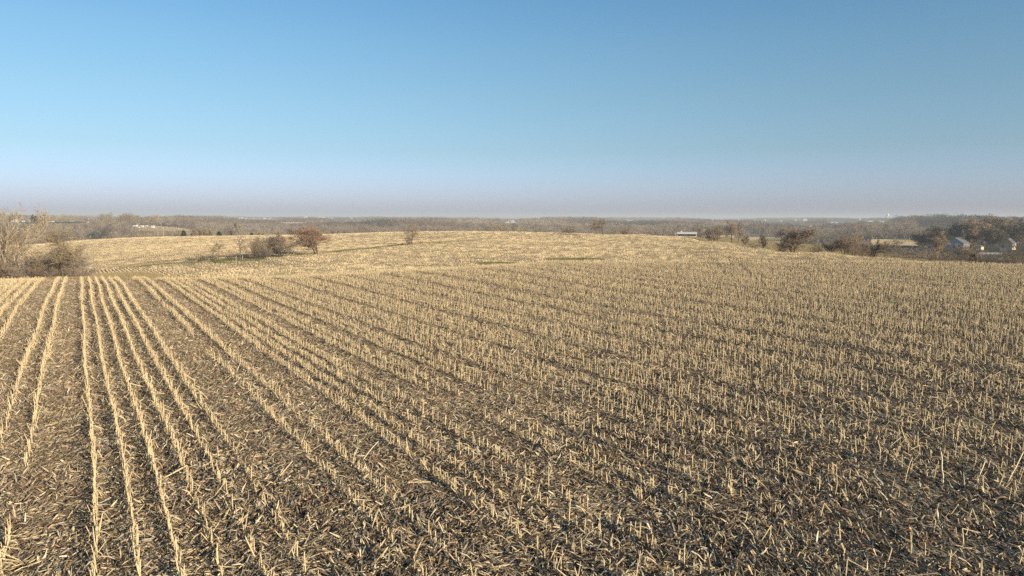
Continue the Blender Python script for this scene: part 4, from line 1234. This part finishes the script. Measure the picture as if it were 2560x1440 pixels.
# long metal-roofed barn on the right of the hill
d = 455; bx = at_px(1716, d)
e = thing('metal_barn', bx, d, rad(-14), 'long low barn with a pale metal roof and cream gable beyond the hill', 'barn')
e.location.z = CAM_H - d * slope_at(1716, 590.5) + .1
ro = house_parts(e, 11.6, 4.6, 1.35, .95, M_CREAM, M_ROOFM)
link_obj('front_shade_sheet', box_mesh('front_shade_sheet', -5.6, 5.5, -2.34, -2.25, 0, 1.15, M_DARK), e)  # shade below the eaves painted as a near-black sheet on the wall
link_obj('roof_vent', box_mesh('roof_vent', -3.9, -3.1, -.3, .3, 2.45, 3.1, M_ROOFM), ro)
link_obj('roof_vent', box_mesh('roof_vent', 3.9, 4.3, -.2, .2, 2.45, 2.8, M_ROOFM), ro)
sight.append((1686, 1746, 578, 594, d))
# two houses at the right
d = 400; x = at_px(2392, d)
e = thing('blue_grey_house', x, d, rad(32), 'blue-grey house half hidden by dark trees at the right', 'house')
house_parts(e, 6.4, 9.4, 3.6, 3.0, M_BLUE, M_ROOFG)
for wx in (-2.6, 0, 2.6): window(e, wx, 1.7, 1.0, 1.4, 'left', 3.2)
for wx in (-1.6, 1.6): window(e, wx, 1.7, 1.0, 1.4, 'front', 4.7)
d2 = 405; x = at_px(2518, d2)
e = thing('white_gabled_house', x, d2, rad(36), 'pale house with a sunlit side among trees near the right edge', 'house')
house_parts(e, 4.6, 6.2, 3.6, 2.6, M_CREAM, M_ROOFG)
for wx in (-1.1, 1.1): window(e, wx, 1.7, .9, 1.3, 'front', 3.1)
for wx in (-1.7, 1.5): window(e, wx, 1.7, .9, 1.3, 'left', 2.3)
sight += [(2362, 2405, 596, 622, d), (2506, 2536, 595, 622, d2)]
e = thing('small_shed', at_px(2450, 400), 400, rad(25), 'small pale shed between the two houses', 'shed')
house_parts(e, 2.4, 2.2, 1.7, .6, M_CREAM, M_ROOFG, over=.12)

# far buildings: px, py (foot), width px, height px, wall, roof, label
W_, C_, P_, B_ = M_WHITE, M_CREAM, M_PINK, M_BLUE
FARB = [
 (27, 556, 2.5, 3, W_, M_ROOFG, 'tiny white shed left of the rounded pale building, far left'), (38, 555.5, 10, 6, W_, M_ROOFM, 'rounded pale building on the far left lawn'),
 (58, 555, 6, 3, W_, M_ROOFM, 'grey-white low shed between the two big pale buildings, far left'), (82, 556, 13, 4.5, C_, M_ROOFM, 'wide cream shed beside the far left cedar'),
 (126, 555, 14, 3, C_, M_ROOFB, 'long brownish low building right of the far left cedar'), (218, 550, 5, 3, W_, M_ROOFG, 'small grey-white house left of a brighter one in the far left'),
 (239, 551, 5, 3, W_, M_ROOFG, 'small bright white house in the trees of the far left'), (219, 556, 4, 2.5, C_, M_ROOFG, 'small pale shed in woods on the left hillside'),
 (290, 545.5, 4, 2, W_, M_ROOFM, 'small white building on the ridge above the left farmstead'), (363, 545, 6, 3, W_, M_ROOFG, 'white house on the ridge at the left'),
 (411, 545, 3, 2, W_, M_ROOFG, 'tiny white building on the left ridge before the dark wooded rise'),
 (338, 566, 9.5, 4.6, W_, M_ROOFG, 'large white farmhouse in the trees at the left'), (347, 569, 4, 3, W_, M_ROOFG, 'small white shed at the foot of the left farmhouse'),
 (356, 568, 5, 4, W_, M_ROOFM, 'white outbuilding right of the left farmhouse'), (366, 565.5, 6, 3, W_, M_ROOFG, 'dark-roofed outbuilding behind the white outbuildings'), (382, 569.5, 6.5, 5, W_, M_ROOFM, 'rightmost white shed of the left farmstead'),
 (574, 544, 4, 2.5, W_, M_ROOFG, 'small white house at the left end of the far village'), (602, 546, 6.5, 2.6, W_, M_ROOFM, 'wide white shed on the ridge of the far village'),
 (615, 546.5, 4, 1.6, C_, M_ROOFB, 'low cream shed right of the wide white shed'), (632, 546, 3, 2, C_, M_ROOFB, 'small brown-roofed house in the far village'),
 (660, 544.5, 3.4, 2.2, W_, M_ROOFG, 'white house by the tall village trees'), (674, 544.5, 3, 2, W_, M_ROOFG, 'small white house in the middle of the far village'),
 (725, 544.5, 5, 2, W_, M_ROOFG, 'low white house on the open ridge'), (764, 546.5, 5.5, 4, W_, M_ROOFM, 'brightest white building of the far village'),
 (753, 545.5, 7, 2.4, B_, M_ROOFM, 'grey-blue building left of the brightest white one'), (775, 545.3, 4, 2, C_, M_ROOFB, 'brown-roofed house right of the brightest white building'),
 (803, 546.5, 13, 3.8, C_, M_ROOFM, 'wide cream building on the open ridge'), (826, 545, 8, 2.4, W_, M_ROOFM, 'low white building right of the wide cream one'),
 (833, 550, 4, 1.6, C_, M_ROOFM, 'small cream shed below the wide cream building'), (879, 543.5, 3, 2, W_, M_ROOFM, 'tiny white building on the ridge right of the village'),
 (960, 545.5, 7, 2.2, W_, M_ROOFG, 'low white house in trees above the upper gully tree'), (1037, 549.5, 5, 2.2, W_, M_ROOFM, 'small white building below the centre ridge'),
 (1056, 546, 3, 2.4, P_, M_ROOFB, 'pinkish house on the centre ridge'), (1092, 545.5, 6, 2, W_, M_ROOFM, 'long white shed on the centre ridge'), (1124, 545.5, 3, 2, W_, M_ROOFM, 'small white house right of the long white shed'),
 (1145, 550, 5, 2.4, W_, M_ROOFM, 'white house in the woods below the centre ridge'),
 (1268, 558, 7, 6, W_, M_ROOFG, 'white farmhouse beside dark evergreens in the centre'), (1281, 557, 6, 5, W_, M_ROOFM, 'white barn right of the centre farmhouse'), (1288.5, 558, 2.4, 2.2, W_, M_ROOFM, 'tiny white shed right of the centre barn'),
 (1344, 547.5, 5, 4.5, P_, M_ROOFM, 'pale round-roofed house at the end of the long tan field'), (1349.5, 547.5, 2, 1.8, W_, M_ROOFM, 'tiny white shed beside the pale round-roofed house'),
 (1548, 551.5, 3, 2.2, W_, M_ROOFM, 'small white house right of the two skyline trees'), (1571, 553.5, 5, 2.6, W_, M_ROOFM, 'bright white shed right of the two skyline trees'), (1579, 553.2, 4, 2, W_, M_ROOFM, 'paler shed touching the bright white shed'),
 (1781, 551, 4.5, 2.2, W_, M_ROOFM, 'small white house left of a wide grey-roofed one'), (1797, 552, 12, 2.6, B_, M_ROOFM, 'wide grey-roofed building on the right ridge'),
 (1835, 551.5, 4, 2, C_, M_ROOFM, 'small cream house left of the narrow white gable'), (1844.5, 551, 3, 3.6, W_, M_ROOFM, 'narrow white gable among the ridge trees'),
 (1906, 554, 5, 2.6, C_, M_ROOFB, 'cream house in the right ridge trees'), (1913, 547.5, 3, 1.8, W_, M_ROOFM, 'tiny white roof above the right ridge trees'), (1952.5, 555, 2.8, 2.8, W_, M_ROOFM, 'small bright house below the dark ridge trees'),
 (1989, 552.5, 4, 2.6, B_, M_ROOFM, 'blue-white house left of the tan square one'), (2012, 553.5, 7, 4.6, C_, M_ROOFM, 'tan square house on the right ridge'), (2025, 567.5, 9, 2.8, W_, M_ROOFM, 'long white shed alone low in the right woods'),
 (2080, 558.5, 5, 2.4, W_, M_ROOFM, 'left one of two low pale sheds on the green slope'), (2091, 558.8, 7, 2, C_, M_ROOFM, 'right one of two low pale sheds on the green slope'),
 (2149.5, 552, 3, 4, W_, M_ROOFM, 'narrow white house against the sky left of the water tower'), (2174, 558, 10, 4.4, W_, M_ROOFM, 'white farm building left of the teal-roofed barn'),
 (2203, 557.5, 11, 5.2, W_, M_ROOFT, 'white gabled barn with a teal roof below the water tower'), (2232, 557, 3, 2.2, W_, M_ROOFM, 'tiny white shed right of the teal-roofed barn'),
 (2476, 573, 12, 3.6, W_, M_ROOFM, 'low pale-roofed shed on the right hill'), (2504, 567.5, 13, 5.5, W_, M_ROOFM, 'blue-white farmhouse on the right hill'), (2531, 569, 32, 3, B_, M_ROOFM, 'very long grey-roofed shed on the right hill')]
FARB_POS = []
for (px, py, wp, hp, wl, rf, lb) in FARB:
    x, d = hit(px, py, 450, 4600)
    z = float(Z(x, d))
    zp = CAM_H - d * slope_at(px, py)
    e = link_obj('far_barn' if 'barn' in lb else 'far_shed' if 'shed' in lb else 'far_house' if 'house' in lb else 'far_building', None)
    e.location = (x, d, max(z, z)); e.rotation_euler = (0, 0, rad((-12 if 'gable' not in lb else 55)))
    big = 1.35 if d > 2500 else 1.1
    w = wp * d / F * big; h = hp * d / F * big
    house_parts(e, w, max(w * .55, h), h * .62, h * .38, wl, rf, over=.04 * h)
    tag(e, lb, 'barn' if 'barn' in lb else 'shed' if 'shed' in lb else 'house' if 'house' in lb or 'gable' in lb else 'building')
    gx, gy = project(np.array([x]), np.array([d]), np.array([z]))
    sight.append((px - wp / 2 - 1.0, px + wp / 2 + 1.0, gy[0] - hp, gy[0], d))
    FARB_POS.append((px, py, gy[0], d))

# water tower
d = 3600; x = at_px(2214, d); zb = float(Z(x, d))
ztop = CAM_H - d * slope_at(2214, 534)
e = thing('water_tower', x, d, 0, 'white water tower with a round tank on legs above the right ridge', 'water tower')
H = ztop - zb; R = 6.4
M_TANK = plain_mat('white_tank_paint', (.8, .81, .82), .4, .04, .2)
bm = bmesh.new()
prof_ = [(0, H), (2.5, H - .4), (4.6, H - 1.7), (6.0, H - 3.8), (6.4, H - 6.0), (6.4, H - 8.6), (5.6, H - 11.0), (3.8, H - 13), (1.6, H - 14.2), (0, H - 14.4)]
rings = [[bm.verts.new((r_ * math.cos(a * math.pi / 12), r_ * math.sin(a * math.pi / 12), z_)) for a in range(24)] for r_, z_ in prof_[1:-1]]
tp = bm.verts.new((0, 0, prof_[0][1])); bt = bm.verts.new((0, 0, prof_[-1][1]))
for a in range(24):
    bm.faces.new((tp, rings[0][a], rings[0][(a + 1) % 24])); bm.faces.new((bt, rings[-1][(a + 1) % 24], rings[-1][a]))
    for k in range(len(rings) - 1): bm.faces.new((rings[k][a], rings[k + 1][a], rings[k + 1][(a + 1) % 24], rings[k][(a + 1) % 24]))
me = bpy.data.meshes.new('tank'); bm.normal_update(); bm.to_mesh(me); bm.free(); me.materials.append(M_TANK)
me.polygons.foreach_set('use_smooth', np.ones(len(me.polygons), bool))
link_obj('tank', me, e)
for k in range(5):
    a = k * 2 * math.pi / 5 + .3
    link_obj('leg', segs_mesh('leg', [(math.cos(a) * 7.2, math.sin(a) * 7.2, -2, math.cos(a) * 6.1, math.sin(a) * 6.1, H - 7.5, .5, .45)], 6, M_TANK), e)
link_obj('riser_pipe', segs_mesh('riser_pipe', [(0, 0, -2, 0, 0, H - 14, .8, .8)], 8, M_TANK), e)
link_obj('balcony', segs_mesh('balcony', [(0, 0, H - 8.3, 0, 0, H - 7.5, 7.0, 7.0)], 20, M_TANK, cap=True), e)
# radio mast
d = 3700; x = at_px(1733, d)
e = thing('radio_mast', x, d, 0, 'thin grey radio mast rising above the wooded skyline', 'mast')
Hm = CAM_H - d * slope_at(1733, 531) - float(Z(x, d))
M_MAST = plain_mat('grey_steel', (.22, .23, .25), .5, .05, 1)
sg = []
for k in range(3):
    a = k * 2.094
    sg.append((math.cos(a) * .7, math.sin(a) * .7, -2, math.cos(a) * .35, math.sin(a) * .35, Hm, .28, .22))
link_obj('lattice', segs_mesh('lattice', sg + [(math.cos(k * 2.094) * .6, math.sin(k * 2.094) * .6, q_, math.cos((k + 1) * 2.094) * .6, math.sin((k + 1) * 2.094) * .6, q_ + 3, .1, .1) for k in range(3) for q_ in np.arange(0, Hm - 4, 3)], 4, M_MAST), e)
link_obj('antenna', segs_mesh('antenna', [(0, 0, Hm - .5, 0, 0, Hm + 4, .15, .08)], 6, M_MAST), e)
# utility poles and fence posts
M_POLE = plain_mat('weathered_wood', (.42, .36, .28), .85, .2, 4)
for (px, d, hp, lb) in [(410.5, 445, 32, 'right one of two pale utility poles behind the left field'), (396.5, 450, 30, 'left one of two pale utility poles behind the left field'), (158, 900, 12, 'short utility pole on the far left lawn'), (1687, 430, 18, 'thin pole left of the long metal-roofed barn')]:
    x = at_px(px, d)
    e = thing('utility_pole', x, d, .3, lb, 'utility pole')
    h = hp * d / F + (3 if d < 500 else 0)
    link_obj('pole', segs_mesh('pole', [(0, 0, -1, 0, 0, h, .17, .12)], 6, M_POLE, cap=True), e)
    link_obj('crossarm', box_mesh('crossarm', -1.1, 1.1, -.06, .06, h - .8, h - .65, M_POLE), e)
for i, (px, py) in enumerate([(590, 652), (606, 651), (652, 648)]):
    x, y = hit(px, py)
    o = link_obj('fence_post', segs_mesh('fence_post', [(0, 0, -.3, .03, 0, 1.3, .08, .07)], 6, M_POLE, cap=True)); o.location = (x, y, float(Z(x, y)))
    tag(o, ['pale fence post left of the slender gully tree', 'pale fence post right of the slender gully tree', 'pale fence post below the gully clump'][i], 'fence post')
# low fence rail by the right-hand houses
xa, ya = at_px(2448, 330), 330
e = thing('rail_fence', xa, ya, 0, 'pale low rail fence in front of the right-hand houses', 'fence')
for k in range(6):
    link_obj('post', box_mesh('post', k * 2 - .06, k * 2 + .06, -.06, .06, -.4, 1.1, M_TRIM), e)
for zz in (.45, .9):
    link_obj('rail', box_mesh('rail', -.2, 10.2, -.1, -.062, zz, zz + .14, M_TRIM), e)
zs_ = [float(Z(xa + k, ya)) for k in (0, 5, 10)]
e.location.z = min(zs_) + .1
e.rotation_euler = (0, -math.atan2(zs_[2] - zs_[0], 10), 0)

# ------------------------------------------------------------------ woodland
def wood_tree_mesh(seed, style, dens, tw, mat=None):
    mat = {'B': M_TW_GREY, 'C': M_TW_PALE}.get(mat, M_TW_WOOD)
    a, b = grow_tree(seed, 12.0, style, dens)
    r = np.random.default_rng(seed)
    if len(b) > 520: b = b[r.choice(len(b), 520, replace=False)]
    b = b.copy(); c = (b[:, :3] + b[:, 3:6]) / 2; dvec = (b[:, 3:6] - b[:, :3]) * 1.3
    b[:, :3] = c - dvec / 2; b[:, 3:6] = c + dvec / 2
    b[:, 6:8] = tw * r.uniform(.6, 1.2, (len(b), 1))
    S = np.concatenate([b, a[::2] * np.array([1, 1, 1, 1, 1, 1, 1.0, 1.0])])
    whole = segs_mesh('wood_tree', S, 2, mat or M_TW_WOOD, np.concatenate([r.uniform(0, .15, len(b)), np.full(len(a[::2]), .05)]))
    return whole, segs_mesh('trunk', a, 3, M_BARK), segs_mesh('crown', b, 2, mat, r.uniform(0, .15, len(b)))
WTP = [wood_tree_mesh(70 + i, st, .75, .05, mt) for i, (st, mt) in enumerate([('round', None), ('tall', None), ('vase', None), ('round', 'B'), ('dome', None), ('vase', 'C')])]
WT = [w_[0] for w_ in WTP]
def wood_patch_mesh(seed, n=26, size=56, mat=None):
    r = np.random.default_rng(seed)
    S, T = [], []
    for k in range(n):
        x, y = r.uniform(-size / 2, size / 2, 2); h = r.uniform(7, 14); R = h * r.uniform(.28, .42); t = r.uniform(0, 1)
        for _ in range(70):
            v = r.normal(0, 1, 3); v /= np.linalg.norm(v); v *= r.uniform(.45, 1) ** .5
            c = np.array([x, y, h * .60]) + v * np.array([R, R, h * .42])
            d_ = r.normal(0, 1, 3) + v * 1.2 + np.array([0, 0, .8]); d_ /= np.linalg.norm(d_); l = r.uniform(.8, 2.2)
            S.append((*c, *(c + d_ * l), .22, .08)); T.append(t + r.uniform(0, .12))
        S.append((x, y, -1, x, y, h * .6, .25, .12)); T.append(t)
    return segs_mesh('wood_patch', S, 2, mat or M_TW_WOOD, T)
M_TW_WOODB = twig_mat('dark_wood_twigs', (.06, .06, .055), (.14, .125, .105))
M_TW_WOODC = twig_mat('pale_wood_twigs', (.26, .21, .155), (.42, .34, .24))
WP = [wood_patch_mesh(300 + i) for i in range(5)] + [wood_patch_mesh(310 + i, mat=M_TW_WOODB) for i in range(2)] + [wood_patch_mesh(320 + i, mat=M_TW_WOODC) for i in range(2)]
def height_cap(px, pyb, hpx, d, halfw):
    """height in photo pixels a woodland tree may have so that open ground and buildings behind it stay in view"""
    cap = hpx.copy()
    for (x0, x1, y0, y1, dd) in sight:
        m = (px + halfw > x0) & (px - halfw < x1) & (d < dd + 12)
        cap = np.where(m, np.minimum(cap, np.maximum(pyb - y1 + .8, 0)), cap)
    for (x0, x1, y0, y1, dd) in OPEN:
        m = (px + halfw * .5 > x0) & (px - halfw * .5 < x1) & (pyb > y0) & (d < dd * 1.03)
        cap = np.where(m, np.minimum(cap, np.maximum(pyb - y1 + .5, 0)), cap)
    return cap
def woods():
    r = np.random.default_rng(99)
    # nearer wood, tree by tree
    y = np.exp(r.uniform(math.log(430), math.log(1150), 60000)); keep = r.uniform(0, 1, len(y)) < (y / 1150) ** 1.0
    y = y[keep]; x = r.uniform(-.80, .80, len(y)) * y
    n0 = len(y)
    z = Z(x, y); px, py = project(x, y, z)
    hh = r.uniform(8, 14.5, n0) * (.75 + .5 * vnoise(x / 60, y / 60, 61))
    hpx = hh * F / y
    cp = height_cap(px, py, hpx, y, hh * .35 * F / y)
    hh = hh * cp / hpx
    m = hh > 2.5
    m &= fbm(x / 90, y / 90, 41, 3) < .63
    rim = np.interp(px, [0, 400, 1000, 1400, 1600, 1700, 1900, 2200, 2560], [430, 460, 470, 450, 430, 520, 620, 620, 500])
    m &= (y > rim) & (np.hypot(x - bx, y - 455) > 95)
    m &= ~((px > 1650) & (y < 640) & (r.uniform(0, 1, n0) < .75))
    # woodland floor only: thin out to about one tree in 70 square metres
    idx = np.nonzero(m)[0]
    idx = idx[: 9500]
    x, y, z, hh, px = x[idx], y[idx], z[idx], hh[idx], px[idx]
    n = len(x)
    k = hh / 12
    w = r.uniform(.9, 1.3, n) * np.clip(8 / hh, 1, 2)
    P = np.stack([x, y, z - .1], 1); rot = np.stack([np.zeros(n), np.zeros(n), r.uniform(0, 6.28, n)], 1)
    scl = np.stack([k * w, k * w, k], 1); ii = r.integers(0, len(WT), n)
    q_ = fbm(x / 70, y / 110, 57, 3); ii = np.where((q_ > .58) & (r.uniform(0, 1, n) < .7), 3, np.where((q_ < .42) & (r.uniform(0, 1, n) < .6), 5, ii))
    # the 300 that stand nearest are trees of their own
    o_ = np.argsort(np.where((px > 0) & (px < 2560), y / hh, 1e9))[:300]
    rest = np.ones(n, bool); rest[o_] = False
    scatter('bare_woodland', WT, P[rest], rot[rest], scl[rest], ii[rest], 'leafless grey-brown woodland filling the valley beyond the field', 'woodland')
    for j in o_:
        o = link_obj('woodland_tree', None)
        link_obj('trunk', WTP[ii[j]][1], o); link_obj('crown', WTP[ii[j]][2], o)
        o.location = P[j]; o.rotation_euler = rot[j]; o.scale = scl[j]
        hz = 'behind the left field' if px[j] < 1000 else 'behind the middle of the hill' if px[j] < 1700 else 'behind the right hedgerow'
        tag(o, 'leafless grey-brown tree at the near edge of the woods %s' % hz, 'tree', 'trees at the near edge of the woods %s' % hz)
    # far wood, patch by patch
    g = []
    y_ = 1120.0
    while y_ < 5200:
        st = 50
        xs = np.arange(-.8 * y_, .8 * y_, st)
        g.append(np.stack([xs + r.uniform(-12, 12, len(xs)), np.full(len(xs), y_) + r.uniform(-12, 12, len(xs))], 1))
        y_ += 50
    g = np.concatenate(g); x, y = g.T
    z = Z(x, y); px, py = project(x, y, z)
    n0 = len(x)
    hpx = 12 * F / y
    cp = height_cap(px, py, hpx, y, 26 * F / y) / hpx
    m = cp > .25
    m &= ~((fbm(x / 420, y / 200, 91, 2) > .62) & (y > 1150))
    x, y, z, cp = x[m], y[m], z[m], cp[m]
    n = len(x)
    nr = normal_at(x, y, 20)
    q_ = fbm(x / 260, y / 420, 57, 3); wi = np.where(q_ > .60, 5 + r.integers(0, 2, n), np.where(q_ < .40, 7 + r.integers(0, 2, n), r.integers(0, 5, n)))
    tall = .75 + .5 * np.clip(fbm(x / 180, y / 500, 58, 2) * 2 - .6, 0, 1)
    scatter('far_woodland', WP, np.stack([x, y, z], 1), tilt_rot(nr, r.uniform(0, 6.28, n)), np.stack([np.ones(n), np.ones(n), r.uniform(.8, 1.15, n) * tall * cp], 1), wi,
            'hazy leafless woodland covering the rolling hills to the skyline', 'woodland')
woods()

# ------------------------------------------------------------------ haze
if HAZE:
    m = bpy.data.materials.new('haze'); m.use_nodes = True
    nt = m.node_tree; nt.nodes.clear()
    out = nt.nodes.new('ShaderNodeOutputMaterial'); pv = nt.nodes.new('ShaderNodeVolumePrincipled')
    pv.inputs['Color'].default_value = (.86, .93, 1.0, 1)
    pv.inputs['Density'].default_value = 0.00021
    pv.inputs['Anisotropy'].default_value = 0.0
    nt.links.new(pv.outputs[0], out.inputs['Volume'])
    o = link_obj('haze', box_mesh('haze', -14500, 14500, -14500, 14500, -80, 48, m))
    tag(o, 'thin bluish haze over the far hills', 'haze', kind='stuff')
